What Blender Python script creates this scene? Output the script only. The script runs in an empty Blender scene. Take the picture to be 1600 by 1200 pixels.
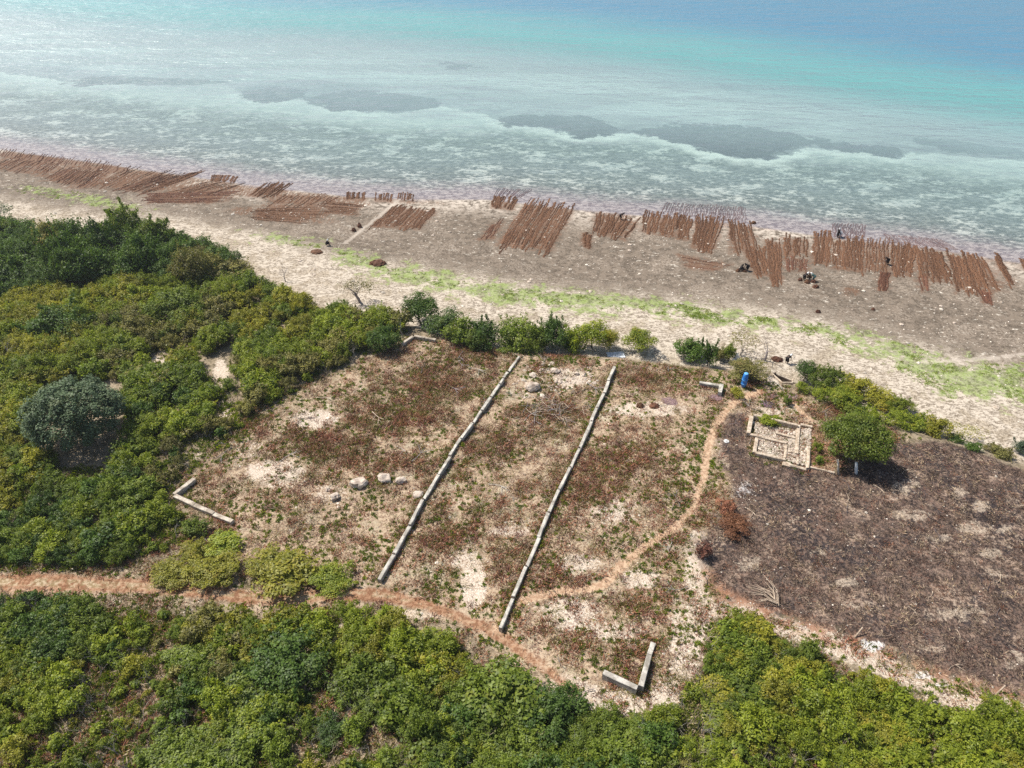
import bpy, bmesh, math, random
import numpy as np
from mathutils import Vector, Matrix

rng = np.random.default_rng(7)
random.seed(7)
SC = bpy.context.scene
COL = SC.collection

# ------------------------------------------------------------------ camera, world, sun, exposure
H = 55.0
PITCH = math.radians(37.5)
FPX = 1148.0                       # focal length in pixels of the 1600 px wide photograph
cam_d = bpy.data.cameras.new("camera")
cam = bpy.data.objects.new("camera", cam_d)
COL.objects.link(cam)
cam.location = (0, 0, H)
cam.rotation_euler = (math.pi / 2 - PITCH, 0, 0)
cam_d.sensor_width = 36.0
cam_d.lens = 36.0 * FPX / 1600.0
cam_d.clip_start = 0.5
cam_d.clip_end = 20000
SC.camera = cam

SUN_EL = math.radians(56)
SUN_AZ = (-0.88, 0.47)             # horizontal direction towards the sun
_n = math.hypot(*SUN_AZ)
SUN_AZ = (SUN_AZ[0] / _n, SUN_AZ[1] / _n)
w = bpy.data.worlds.new("World")
SC.world = w
w.use_nodes = True
wn = w.node_tree
bg = wn.nodes["Background"]
sky = wn.nodes.new("ShaderNodeTexSky")
sky.sky_type = 'NISHITA'
sky.sun_disc = False
sky.sun_elevation = SUN_EL
sky.sun_rotation = math.atan2(SUN_AZ[0], SUN_AZ[1])
sky.dust_density = 1.6
sky.ozone_density = 1.0
bg.inputs["Strength"].default_value = 0.1
wn.links.new(sky.outputs[0], bg.inputs[0])

sun_d = bpy.data.lights.new("sun", 'SUN')
sun_d.energy = 4.9
sun_d.angle = math.radians(0.5)
sun_d.color = (1.0, 0.955, 0.88)
sun = bpy.data.objects.new("sun", sun_d)
COL.objects.link(sun)
sun.rotation_euler = Vector((-SUN_AZ[0] * math.cos(SUN_EL), -SUN_AZ[1] * math.cos(SUN_EL), -math.sin(SUN_EL))).to_track_quat('-Z', 'Y').to_euler()

SC.view_settings.view_transform = 'Standard'
SC.view_settings.look = 'None'
SC.view_settings.exposure = 0.36
SC.view_settings.gamma = 1.0
SC.view_settings.use_curve_mapping = False
HAZE = 0.0003
SC.render.engine = 'CYCLES'
SC.cycles.volume_bounces = 0
SC.cycles.use_denoising = False
SC.cycles.max_bounces = 5
SC.cycles.diffuse_bounces = 2
SC.cycles.glossy_bounces = 2
SC.cycles.transmission_bounces = 3
SC.cycles.transparent_max_bounces = 6
SC.cycles.sample_clamp_indirect = 4.0

# ------------------------------------------------------------------ numpy helpers
def sstep(a, b, x):
    t = np.clip((np.asarray(x, float) - a) / (b - a), 0, 1)
    return t * t * (3 - 2 * t)

def _hash(ix, iy, seed):
    h = (ix.astype(np.int64) * 374761393 + iy.astype(np.int64) * 668265263 + seed * 974711) & 0x7fffffff
    h = ((h ^ (h >> 13)) * 1274126177) & 0x7fffffff
    return ((h ^ (h >> 16)) & 0xffff) / 65535.0

def vnoise(x, y, seed=0):
    x = np.asarray(x, float); y = np.asarray(y, float)
    ix = np.floor(x); iy = np.floor(y)
    fx = x - ix; fy = y - iy
    fx = fx * fx * (3 - 2 * fx); fy = fy * fy * (3 - 2 * fy)
    a = _hash(ix, iy, seed); b = _hash(ix + 1, iy, seed)
    c = _hash(ix, iy + 1, seed); d = _hash(ix + 1, iy + 1, seed)
    return (a * (1 - fx) + b * fx) * (1 - fy) + (c * (1 - fx) + d * fx) * fy

def fbm(x, y, scale=1.0, oct=4, seed=0):
    r = 0; amp = 0.5; tot = 0; s = scale
    for o in range(oct):
        r = r + amp * vnoise(np.asarray(x) * s + 17.3 * o, np.asarray(y) * s - 9.1 * o, seed + o)
        tot += amp; amp *= 0.5; s *= 2.03
    return r / tot

CP, SP = math.cos(PITCH), math.sin(PITCH)

def ray(px, py):
    u = (px - 800.0) / FPX; v = (600.0 - py) / FPX
    return np.array([u, CP + v * SP, -SP + v * CP])

def flat(px, py, z=0.0):
    d = ray(px, py)
    t = (z - H) / d[2]
    return np.array([d[0] * t, d[1] * t])

def project(x, y, z):
    X = np.asarray(x, float); Y = np.asarray(y, float); Z = np.asarray(z, float) - H
    dep = Y * CP - Z * SP
    up = Y * SP + Z * CP
    dep = np.where(dep < 0.1, 0.1, dep)
    return 800 + FPX * X / dep, 600 - FPX * up / dep

def flats(pts, z=0.0):
    return np.array([flat(a, b, z) for a, b in pts])

def seg_dist(x, y, P, closed=False):
    """distance to a polyline, and the side of the nearest segment"""
    x = np.asarray(x, float); y = np.asarray(y, float)
    best = np.full(x.shape, 1e18); side = np.zeros(x.shape)
    n = len(P)
    for i in range(n if closed else n - 1):
        a = P[i]; b = P[(i + 1) % n]
        d = b - a; L2 = d @ d + 1e-9
        t = np.clip(((x - a[0]) * d[0] + (y - a[1]) * d[1]) / L2, 0, 1)
        dx = x - (a[0] + t * d[0]); dy = y - (a[1] + t * d[1])
        q = dx * dx + dy * dy
        m = q < best
        best = np.where(m, q, best)
        side = np.where(m, np.sign(d[0] * dy - d[1] * dx), side)
    return np.sqrt(best), side

def inside(x, y, P):
    x = np.asarray(x, float); y = np.asarray(y, float)
    c = np.zeros(x.shape, bool)
    n = len(P)
    for i in range(n):
        a = P[i]; b = P[(i + 1) % n]
        cond = (a[1] > y) != (b[1] > y)
        dy = b[1] - a[1]
        dy = dy if abs(dy) > 1e-9 else 1e-9
        c ^= cond & (x < (b[0] - a[0]) * (y - a[1]) / dy + a[0])
    return c

def sdf(x, y, P):
    d, _ = seg_dist(x, y, P, True)
    return np.where(inside(x, y, P), d, -d)      # positive inside

# ------------------------------------------------------------------ the lie of the land
SHORE = flats([(-500, 170), (0, 234), (200, 262), (400, 291), (540, 307), (640, 312), (760, 312), (900, 328), (1010, 338), (1150, 350), (1300, 372), (1450, 388), (1600, 412), (1900, 462)])
SHORE = np.vstack([[-1500, SHORE[0][1] + 500], SHORE, [1500, SHORE[-1][1] - 500]])
VEG = flats([(-300, 310), (0, 362), (120, 374), (210, 372), (330, 405), (420, 452), (520, 487), (600, 505), (650, 512), (740, 542), (860, 556), (960, 560), (1060, 572), (1140, 578), (1200, 582), (1240, 600), (1300, 622), (1370, 650), (1440, 678), (1500, 695), (1600, 728), (1900, 830)], 1.3)
VEG = np.vstack([[-1500, VEG[0][1] + 450], VEG, [1500, VEG[-1][1] - 450]])

def shore_s(x, y):
    d, s = seg_dist(x, y, SHORE)
    return d * s                  # positive towards the sea
def veg_v(x, y):
    d, s = seg_dist(x, y, VEG)
    return -d * s                 # positive towards the land

PIT = flats([(1202, 583), (1213, 580), (1240, 591), (1237, 601), (1222, 601)], 2.0)

def hz(x, y):
    x = np.asarray(x, float); y = np.asarray(y, float)
    s = shore_s(x, y); v = veg_v(x, y)
    ds = np.maximum(-s, 0); dv = np.maximum(-v, 0)
    beach = 1.15 * ds / (ds + dv + 0.01)
    bank = sstep(-1.2, 2.2, v) * 1.1
    rough = (fbm(x, y, 0.12, 3, 3) - 0.5)
    land = beach + bank + rough * (0.12 + 0.55 * sstep(0, 12, v)) + (fbm(x, y, 0.9, 2, 5) - 0.5) * 0.10 * sstep(-8, 3, v)
    land = land + 0.03 * (fbm(x, y, 0.4, 3, 11) - 0.5) * sstep(0, -4, v)
    sea = -0.012 * s - 0.00012 * s * s + 0.10 * (fbm(x, y, 0.25, 3, 8) - 0.5) * sstep(0, 6, s)
    sea = np.maximum(sea, -6.0)
    z = np.where(s > 0, sea, land)
    return z

def gz(x, y):
    return float(hz(np.array([x]), np.array([y]))[0])

def W(px, py):
    """the point of the ground that the photograph shows at px, py"""
    z = 1.8
    for _ in range(5):
        p = flat(px, py, z)
        z = gz(p[0], p[1])
    return Vector((p[0], p[1], z))

def Ws(pts):
    P = np.array(pts, float)
    d = np.stack([(P[:, 0] - 800) / FPX, CP + (600 - P[:, 1]) / FPX * SP, -SP + (600 - P[:, 1]) / FPX * CP], 1)
    z = np.full(len(P), 1.8)
    for _ in range(5):
        t = (z - H) / d[:, 2]
        x = d[:, 0] * t; y = d[:, 1] * t
        z = hz(x, y)
    return x, y, z

def pxm(p):
    """photograph pixels per metre at a world point"""
    dep = p[1] * CP - (p[2] - H) * SP
    return FPX / dep

# ------------------------------------------------------------------ areas, traced on the ground
PATH_MAIN = [(flat(a, b, 2), wd) for a, b, wd in [(-300, 885, 0.8), (0, 914, 0.8), (110, 916, 0.8), (240, 920, 0.65), (330, 930, 0.6), (430, 940, 0.65), (520, 933, 0.7), (600, 932, 0.6), (660, 946, 0.5), (720, 968, 0.5), (775, 990, 0.5), (830, 1030, 0.35), (900, 1085, 0.3)]]
PATH_FOOT = [(flat(a, b, 2), wd) for a, b, wd in [(775, 985, 0.35), (805, 946, 0.4), (850, 932, 0.42), (900, 924, 0.42), (942, 918, 0.42), (965, 893, 0.4), (1000, 860, 0.4), (1050, 830, 0.4), (1085, 795, 0.4), (1100, 740, 0.4), (1105, 700, 0.42), (1120, 660, 0.42), (1150, 628, 0.42), (1185, 614, 0.5)]]
PATH_BACK = [(flat(a, b, 2), wd) for a, b, wd in [(1238, 632, 0.3), (1252, 646, 0.3), (1266, 660, 0.3)]]
TRACKS = [flats([(540, 379), (560, 362), (592, 335), (625, 305)], 0.6), flats([(1440, 566), (1520, 562), (1600, 552), (1700, 545)], 0.8)]
PLOT = flats([(640, 528), (680, 525), (760, 545), (860, 556), (960, 562), (1060, 575), (1130, 582), (1200, 590), (1290, 640), (1300, 740), (1180, 760), (1110, 800), (1095, 880), (1120, 950), (1100, 1010), (1050, 1090), (1000, 1105), (900, 1085), (800, 1040), (740, 985), (660, 940), (560, 915), (380, 900), (240, 850), (320, 810), (270, 772), (320, 720), (400, 660), (480, 610), (560, 570)], 2)
BURN = flats([(1130, 650), (1170, 640), (1175, 710), (1262, 735), (1300, 742), (1400, 690), (1480, 690), (1600, 735), (1900, 830), (1900, 1210), (1600, 1095), (1480, 1060), (1330, 1005), (1220, 965), (1140, 935), (1100, 905), (1095, 850), (1140, 780), (1125, 700)], 2)
RUST_EDGE = [flats([(1100, 900), (1140, 940), (1230, 975), (1330, 1012), (1420, 1048), (1500, 1078), (1620, 1110)], 2)]
ALGAE = [flats(p, 0.9) for p in [
    [(390, 362), (430, 365), (505, 378), (500, 386), (440, 380), (395, 370)],
    [(528, 392), (560, 395), (600, 415), (700, 432), (800, 448), (900, 458), (985, 470), (985, 487), (900, 482), (800, 470), (700, 450), (620, 432), (570, 418), (530, 404)],
    [(1000, 470), (1060, 474), (1130, 486), (1210, 496), (1215, 512), (1130, 503), (1060, 494), (1000, 486)],
    [(1228, 502), (1300, 503), (1360, 528), (1470, 545), (1480, 565), (1610, 566), (1620, 640), (1560, 630), (1480, 622), (1420, 590), (1380, 565), (1290, 530), (1232, 516)],
    [(20, 285), (90, 292), (160, 302), (240, 322), (230, 334), (150, 322), (60, 304), (15, 296)]]]
REEF = [flats(p, -1) for p in [
    [(375, 146), (400, 137), (440, 135), (478, 140), (482, 150), (450, 158), (410, 163), (384, 158)],
    [(478, 156), (520, 142), (580, 140), (660, 150), (690, 160), (690, 170), (640, 172), (600, 174), (560, 177), (520, 172), (492, 165)],
    [(770, 190), (800, 181), (880, 180), (940, 184), (972, 198), (975, 210), (930, 217), (890, 214), (870, 202), (820, 198), (790, 200)],
    [(992, 208), (1020, 196), (1080, 192), (1180, 200), (1260, 212), (1330, 226), (1400, 232), (1410, 242), (1370, 247), (1320, 240), (1270, 228), (1220, 240), (1200, 250), (1160, 251), (1110, 240), (1060, 224), (1010, 216)],
    [(105, 130), (150, 118), (240, 122), (330, 124), (350, 128), (300, 132), (250, 134), (180, 130), (120, 138)],
    [(1430, 212), (1500, 218), (1600, 235), (1640, 248), (1560, 243), (1480, 236), (1425, 222)],
    [(688, 88), (740, 92), (760, 98), (700, 102)], [(1110, 122), (1150, 126), (1180, 136), (1140, 136)], [(1400, 150), (1470, 158), (1480, 164), (1420, 160)]]]
CREST = flats([(-400, 60), (0, 113), (60, 122), (110, 130), (170, 133), (240, 126), (290, 128), (345, 125), (372, 142), (400, 160), (450, 159), (490, 152), (510, 168), (570, 178), (620, 177), (690, 166), (760, 180), (790, 196), (860, 204), (900, 218), (968, 213), (992, 206), (1060, 227), (1150, 252), (1210, 252), (1262, 232), (1400, 248), (1440, 238), (1600, 252), (2000, 320)], -1)
EDGE_TRACK = [flats([(880, 1075), (950, 1100), (1010, 1106), (1050, 1080), (1075, 1030), (1092, 960), (1088, 900), (1092, 850)], 2), flats([(1092, 955), (1150, 952), (1230, 986), (1330, 1024), (1420, 1062), (1500, 1094), (1620, 1124)], 2)]
# soft ellipses of bare sand: px, py, radius x, radius y (pixels of the photograph), strength
SAND = [(740, 915, 22, 40, 1), (490, 655, 38, 18, 1), (430, 740, 55, 28, .75), (390, 700, 40, 22, .5), (905, 880, 40, 16, .8), (1000, 905, 35, 18, .9), (890, 960, 60, 30, .75), (960, 985, 60, 22, .6), (800, 830, 50, 12, .6), (890, 590, 35, 18, .8), (830, 600, 18, 10, .5), (1010, 640, 70, 14, .8), (960, 800, 50, 28, .55), (1090, 870, 22, 55, .75), (1130, 700, 14, 40, .5), (1165, 770, 26, 24, .9), (1060, 1000, 25, 60, .6), (1150, 560, 26, 9, .9),
        (345, 590, 14, 34, .9), (245, 568, 18, 12, .9), (350, 640, 12, 26, .8), (300, 715, 30, 14, .5), (730, 875, 40, 22, .55), (520, 770, 50, 22, .5), (650, 960, 50, 10, .7), (545, 985, 25, 22, .6), (700, 1100, 6, 14, .8), (1030, 1090, 70, 16, .6), (1180, 950, 60, 12, .7), (1430, 1060, 60, 12, .9), (1520, 1095, 80, 14, .9), (1260, 985, 70, 12, .75), (1345, 1025, 60, 10, .7), (1150, 945, 50, 10, .6), (1205, 595, 40, 10, .6), (1210, 640, 45, 14, .6), (110, 382, 40, 8, .9),
        (1240, 800, 20, 8, .0), (180, 950, 20, 40, .4), (170, 1140, 60, 14, .35), (120, 1040, 50, 30, .3), (780, 990, 20, 10, .5), (610, 1060, 8, 20, .6), (700, 560, 60, 10, .25), (1020, 850, 60, 30, .35), (850, 720, 50, 30, .25), (560, 850, 60, 25, .3), (700, 780, 60, 25, .3)]
ASHPALE = [(1535, 790, 16, 9, .8), (1440, 805, 16, 8, .8), (1405, 805, 16, 8, .8), (1520, 825, 22, 10, .6), (1570, 825, 14, 9, .6), (1550, 865, 20, 10, .7), (1500, 770, 14, 8, .6), (1470, 840, 22, 8, .5), (1170, 880, 22, 16, .7), (1320, 910, 22, 8, .6), (1500, 960, 60, 14, .5), (1420, 760, 30, 14, .35), (1560, 900, 40, 16, .4), (1290, 860, 30, 12, .35), (1580, 1030, 30, 18, .5), (1450, 1010, 40, 14, .3)]
ASHWHITE = [(1365, 1010, 20, 9, 1), (1350, 1003, 9, 5, 1), (1440, 1055, 20, 6, .9), (1465, 1070, 28, 6, .7), (1165, 765, 24, 16, .55)]
REDSOIL = [(1285, 700, 40, 30, .9), (1250, 735, 60, 10, .8), (1230, 612, 40, 14, .35), (1180, 600, 30, 14, .5), (840, 835, 40, 12, .4), (60, 915, 100, 24, .7), (250, 925, 100, 14, .35)]
RUST = [(520, 690, 60, 30, .5), (620, 650, 80, 40, .5), (680, 600, 80, 30, .45), (940, 770, 60, 30, .6), (970, 720, 60, 30, .5), (860, 650, 60, 30, .5), (770, 700, 50, 40, .45), (680, 830, 60, 30, .35), (1000, 930, 50, 25, .6), (1150, 690, 26, 40, .6), (1060, 610, 40, 8, .6), (1000, 590, 50, 10, .4), (1310, 645, 40, 16, .8), (880, 910, 40, 16, .4), (640, 720, 50, 16, .6), (700, 560, 90, 20, .4), (560, 720, 70, 30, .3)]
BROWN = [(40, 252, 70, 9, .8), (130, 268, 70, 11, .8), (210, 280, 70, 12, .8), (290, 290, 70, 12, .75), (380, 298, 70, 11, .75), (470, 310, 70, 12, .75), (540, 318, 50, 12, .7), (400, 330, 50, 12, .6), (180, 290, 80, 10, .6), (120, 290, 40, 8, .6), (300, 285, 50, 8, .6), (420, 298, 60, 10, .6), (500, 345, 50, 8, .5), (660, 318, 60, 6, .5), (590, 307, 90, 5, .7), (1050, 350, 50, 12, .5), (1160, 370, 40, 14, .5), (1330, 400, 60, 18, .5), (1450, 410, 60, 20, .5), (300, 308, 75, 12, .9), (345, 305, 25, 8, .8), (460, 333, 70, 15, .75), (545, 322, 50, 12, .5), (110, 272, 70, 12, .75), (60, 245, 70, 6, .8), (160, 262, 60, 6, .7), (250, 270, 60, 6, .7), (350, 280, 50, 6, .6), (960, 345, 42, 16, .7), (440, 295, 40, 10, .4), (1330, 455, 22, 10, .6), (820, 392, 40, 6, .3), (690, 345, 60, 8, .25), (240, 330, 60, 10, .3), (590, 411, 16, 6, .6), (730, 328, 40, 5, .3), (915, 375, 12, 14, .6)]

PLOTS = [
    ("dense slanting brown seaweed plot, largest left of the water bay", (824, 312), (897, 325), (860, 392), (777, 384), 24),
    ("small brown seaweed plot at the waterline left of the largest slanting plot", (772, 306), (812, 309), (800, 328), (767, 322), 9),
    ("ragged brown seaweed plot right of the largest slanting plot", (932, 330), (1000, 346), (976, 374), (926, 360), 15, 'kelp', False, .1, .25),
    ("small broken seaweed patch below the ragged plot", (912, 362), (924, 364), (922, 388), (910, 384), 4, 'kelp', False, .1, .2),
    ("wide even seaweed plot below the long submerged rows", (1008, 328), (1084, 340), (1074, 374), (1000, 360), 20),
    ("seaweed plot reaching farthest inland left of the two seated workers", (1088, 338), (1132, 343), (1112, 396), (1082, 386), 13, 'kelp', False, .05, .15),
    ("seaweed plot with a bare gap at its top right of the even plots", (1138, 347), (1172, 347), (1186, 394), (1143, 394), 10, 'kelp', False, .1, .15),
    ("seaweed plot beside the two seated workers", (1164, 390), (1195, 386), (1198, 430), (1179, 430), 9),
    ("narrow seaweed plot ending in a point left of the worker group", (1196, 373), (1221, 378), (1222, 440), (1204, 438), 8),
    ("thin broken seaweed rows above the worker group", (1223, 368), (1264, 372), (1262, 398), (1225, 400), 10, 'kelp', False, .2, .25),
    ("faint thin dark seaweed rows just above the worker group", (1226, 402), (1262, 404), (1260, 424), (1228, 422), 9, 'kelpdark', True, .1, .2),
    ("blocky brown seaweed plot right above the worker group", (1272, 362), (1299, 362), (1297, 414), (1268, 411), 9, 'kelp', False, .0, .08),
    ("brown seaweed plot in front of the two waders", (1301, 375), (1350, 373), (1348, 426), (1301, 418), 16, 'kelp', False, .03, .15),
    ("thin-lined seaweed plot left of the stooping worker", (1353, 374), (1391, 372), (1388, 424), (1351, 420), 11, 'kelp', True, .03, .12),
    ("thick seaweed plot right of the stooping worker", (1393, 380), (1431, 386), (1424, 430), (1394, 428), 12),
    ("slanting seaweed plot third from the right", (1431, 386), (1468, 392), (1490, 440), (1438, 436), 13),
    ("dark short tail of seaweed rows below the slanting plot", (1434, 432), (1448, 432), (1449, 455), (1440, 455), 4, 'kelpdark'),
    ("broad slanting seaweed plot near the right edge", (1480, 394), (1541, 403), (1568, 452), (1496, 457), 21),
    ("dark pointed tail below the broad slanting plot", (1528, 455), (1547, 455), (1549, 474), (1540, 475), 5, 'kelpdark'),
    ("narrow slanting seaweed strip right of the broad slanting plot", (1550, 398), (1562, 400), (1586, 444), (1577, 446), 5),
    ("dark red-brown seaweed mat below the stooping worker", (1375, 426), (1390, 426), (1385, 454), (1371, 454), 7, 'kelpdark', False, .0, .03),
    ("seaweed rows cut by the photo's right edge", (1592, 404), (1614, 408), (1618, 425), (1599, 418), 5),
    ("neat slanting seaweed plot standing alone left of the beach's middle", (614, 322), (682, 328), (655, 357), (579, 354), 22),
    ("few thin seaweed rows between the lone plot and the largest plot", (768, 350), (786, 344), (770, 374), (748, 376), 5, 'kelpdark', True, .1, .2),
    ("three long seaweed ropes laid toward the two seated workers", (1062, 398), (1072, 419), (1112, 424), (1142, 413), 3, 'kelpdark', True, 0, .05),
    ("long diagonal seaweed strip in the upper left rows", (300, 269), (316, 270), (238, 300), (222, 302), 5),
    ("diagonal seaweed rows reaching toward the water in the left half", (412, 284), (456, 288), (427, 308), (387, 305), 10, 'kelp', False, .2, .15),
    ("brown seaweed block at the waterline in the upper left rows", (332, 273), (374, 276), (366, 285), (328, 282), 10),
    ("long low smear of seaweed rows in the left half", (240, 302), (232, 318), (330, 316), (362, 299), 12, 'kelpdark', False, .1, .2),
    ("large faded seaweed plot above the small green algae strip", (405, 326), (398, 344), (470, 350), (506, 322), 13, 'kelp', True, .15, .2),
    ("faded seaweed rows left of the neat lone plot", (512, 314), (506, 332), (556, 336), (562, 319), 8, 'kelp', True, .1, .2),
    ("seaweed rows along the waterline in the photo's upper left corner", (0, 232), (205, 259), (196, 270), (-10, 243), 34, 'kelpdark', True, .2, .3),
    ("seaweed plot in the upper left near the beach's far end", (100, 262), (172, 268), (142, 292), (66, 282), 16, 'kelpdark', True, .15, .2),
    ("seaweed rows between the waterline rows and the upper left plot", (196, 262), (286, 272), (236, 296), (150, 288), 14, 'kelp', True, .2, .25),
    ("slanting seaweed rows left of the long diagonal strip", (262, 270), (300, 272), (224, 300), (180, 296), 8, 'kelpdark', True, .15, .25),
    ("slanting seaweed rows right of the long diagonal strip", (322, 284), (380, 288), (330, 304), (262, 300), 9, 'kelp', True, .2, .25),
    ("faded seaweed rows above the large faded plot", (440, 302), (536, 306), (508, 322), (412, 322), 14, 'kelp', True, .25, .3),
    ("seaweed rows at the beach's far upper left end", (14, 246), (96, 256), (70, 274), (-20, 262), 14, 'kelpdark', True, .2, .3),
    ("first small seaweed block at the waterline above the faded rows", (541, 300), (572, 301), (570, 312), (540, 310), 7),
    ("seaweed block at the waterline above the neat lone plot's left half", (586, 302), (616, 303), (612, 314), (584, 314), 7),
    ("seaweed block at the waterline above the neat lone plot's right half", (622, 301), (649, 303), (646, 313), (620, 312), 6, 'kelp', False, .1, .2),
    ("long purple seaweed rows lying under shallow water at the middle", (1040, 316), (1166, 324), (1166, 348), (1032, 332), 32, 'kelpwet', True, .02, .1),
    ("purple underwater seaweed rows behind the two waders", (1300, 349), (1354, 351), (1352, 372), (1301, 370), 15, 'kelpwet', True, .05, .12),
    ("purple underwater seaweed rows right of the stooping worker", (1380, 366), (1470, 374), (1500, 392), (1392, 380), 26, 'kelpwet', True, .05, .12),
    ("small purple underwater seaweed rows above the small waterline plot", (778, 294), (832, 297), (815, 309), (772, 305), 12, 'kelpwet', True, .05, .12),
]
PLOT_POLY = [flats([a[1], a[2], a[3], a[4]], 0.4) for a in PLOTS]

def soft(x, y, L):
    px, py = project(x, y, hz(x, y))
    m = np.zeros(np.shape(x))
    for cx, cy, rx, ry, k in L:
        q = np.sqrt(((px - cx) / rx) ** 2 + ((py - cy) / ry) ** 2)
        m = np.maximum(m, k * sstep(1.5, 0.35, q))
    return m

def path_d(x, y, P):
    x = np.asarray(x, float); y = np.asarray(y, float)
    best = np.full(x.shape, 1e9)
    for (a, wa), (b, wb) in zip(P[:-1], P[1:]):
        d = b - a; L2 = d @ d
        t = np.clip(((x - a[0]) * d[0] + (y - a[1]) * d[1]) / L2, 0, 1)
        q = np.hypot(x - a[0] - t * d[0], y - a[1] - t * d[1]) - (wa + (wb - wa) * t)
        best = np.minimum(best, q)
    return best

def fields(x, y):
    f = {}
    f['s'] = shore_s(x, y)
    f['v'] = veg_v(x, y)
    f['road'] = path_d(x, y, PATH_MAIN)
    f['foot'] = np.minimum(path_d(x, y, PATH_FOOT), path_d(x, y, PATH_BACK))
    f['trk'] = np.minimum(*[seg_dist(x, y, t)[0] for t in TRACKS])
    f['plot'] = sdf(x, y, PLOT)
    f['burn'] = sdf(x, y, BURN)
    f['rust_edge'] = seg_dist(x, y, RUST_EDGE[0])[0]
    f['alg'] = np.max([sdf(x, y, p) - o for p, o in zip(ALGAE, (.8, -.2, .4, 1.0, 2.0))], axis=0)
    f['reef'] = np.max([sdf(x, y, p) for p in REEF], axis=0)
    for nm, L in (('sand', SAND), ('ash', ASHPALE), ('ashw', ASHWHITE), ('red', REDSOIL), ('rust', RUST), ('brown', BROWN)):
        f[nm] = soft(x, y, L)
    d_, s_ = seg_dist(x, y, CREST); f['crest'] = d_ * s_
    tr_ = np.minimum(seg_dist(x, y, EDGE_TRACK[0])[0], seg_dist(x, y, EDGE_TRACK[1])[0])
    f['sand'] = np.maximum(f['sand'], 0.72 * sstep(1.9, 0.5, tr_))
    f['weedplot'] = np.max([sdf(x, y, p) for p in PLOT_POLY], axis=0)
    return f

# ------------------------------------------------------------------ node helper
class NT:
    def __init__(s, name):
        s.m = bpy.data.materials.new(name)
        s.m.use_nodes = True
        s.t = s.m.node_tree
        s.t.nodes.clear()
        s.out = s.t.nodes.new("ShaderNodeOutputMaterial")
        s._geo = None
    def n(s, typ, **kw):
        nd = s.t.nodes.new(typ)
        for k, v in kw.items():
            setattr(nd, k, v)
        return nd
    def put(s, sock, v):
        if hasattr(v, 'is_output'):
            s.t.links.new(v, sock)
        elif isinstance(v, (tuple, list)) and len(v) == 3 and sock.type == 'RGBA':
            sock.default_value = (*v, 1)
        else:
            sock.default_value = v
    def pos(s):
        if s._geo is None:
            s._geo = s.n("ShaderNodeNewGeometry")
        return s._geo.outputs['Position']
    def obj(s):
        return s.n("ShaderNodeTexCoord").outputs['Object']
    def attr(s, name):
        return s.n("ShaderNodeAttribute", attribute_name=name).outputs['Fac']
    def noise(s, scale, detail=4, rough=0.55, vec=None, dist=0.0, w=None):
        nd = s.n("ShaderNodeTexNoise")
        s.put(nd.inputs['Vector'], vec if vec is not None else s.pos())
        nd.inputs['Scale'].default_value = scale
        nd.inputs['Detail'].default_value = detail
        nd.inputs['Roughness'].default_value = rough
        nd.inputs['Distortion'].default_value = dist
        return nd.outputs['Fac']
    def voro(s, scale, feature='F1', vec=None, out='Distance', rnd=1.0):
        nd = s.n("ShaderNodeTexVoronoi", feature=feature)
        s.put(nd.inputs['Vector'], vec if vec is not None else s.pos())
        nd.inputs['Scale'].default_value = scale
        nd.inputs['Randomness'].default_value = rnd
        return nd.outputs[out]
    def stretch(s, sx, sy, sz, rot=0.0):
        mp = s.n("ShaderNodeMapping")
        s.put(mp.inputs['Vector'], s.pos())
        mp.inputs['Scale'].default_value = (sx, sy, sz)
        mp.inputs['Rotation'].default_value = (0, 0, rot)
        return mp.outputs[0]
    def ma(s, op, a, b=0.0, c=0.0, clamp=False):
        nd = s.n("ShaderNodeMath", operation=op, use_clamp=clamp)
        s.put(nd.inputs[0], a); s.put(nd.inputs[1], b); s.put(nd.inputs[2], c)
        return nd.outputs[0]
    def ss(s, x, a, b, lo=0.0, hi=1.0):
        nd = s.n("ShaderNodeMapRange", interpolation_type='SMOOTHSTEP')
        if a > b:
            a, b, lo, hi = b, a, hi, lo
        s.put(nd.inputs[0], x); nd.inputs[1].default_value = a; nd.inputs[2].default_value = b
        nd.inputs[3].default_value = lo; nd.inputs[4].default_value = hi
        return nd.outputs[0]
    def mix(s, f, a, b, mode='MIX'):
        nd = s.n("ShaderNodeMix", data_type='RGBA', blend_type=mode)
        s.put(nd.inputs[0], f); s.put(nd.inputs[6], a); s.put(nd.inputs[7], b)
        return nd.outputs[2]
    def bump(s, h, strength=0.5, dist=0.05):
        nd = s.n("ShaderNodeBump")
        s.put(nd.inputs['Height'], h)
        nd.inputs['Strength'].default_value = strength
        nd.inputs['Distance'].default_value = dist
        return nd.outputs[0]
    def bsdf(s, color, rough=0.9, spec=0.2, normal=None):
        p = s.n("ShaderNodeBsdfPrincipled")
        s.put(p.inputs['Base Color'], color)
        s.put(p.inputs['Roughness'], rough)
        p.inputs['Specular IOR Level'].default_value = spec
        if normal is not None:
            s.put(p.inputs['Normal'], normal)
        return p.outputs[0]
    def end(s, sh):
        s.t.links.new(sh, s.out.inputs[0])
        return s.m

def simple_mat(name, c1, c2, scale=3.0, rough=0.85, spec=0.2, bump=0.0, lo=0.35, hi=0.65, rnd=0.0):
    g = NT(name)
    co = g.obj()
    f = g.ss(g.noise(scale, 5, 0.6, co), lo, hi)
    c = g.mix(f, c1, c2)
    if rnd:
        oi = g.n("ShaderNodeObjectInfo").outputs['Random']
        c = g.mix(1.0, c, g.mix(oi, (1 - rnd,) * 3, (1 + rnd,) * 3), 'MULTIPLY')
    nm = g.bump(g.noise(scale * 4, 5, 0.65, co), bump, 0.05) if bump else None
    return g.end(g.bsdf(c, rough, spec, nm))

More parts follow.
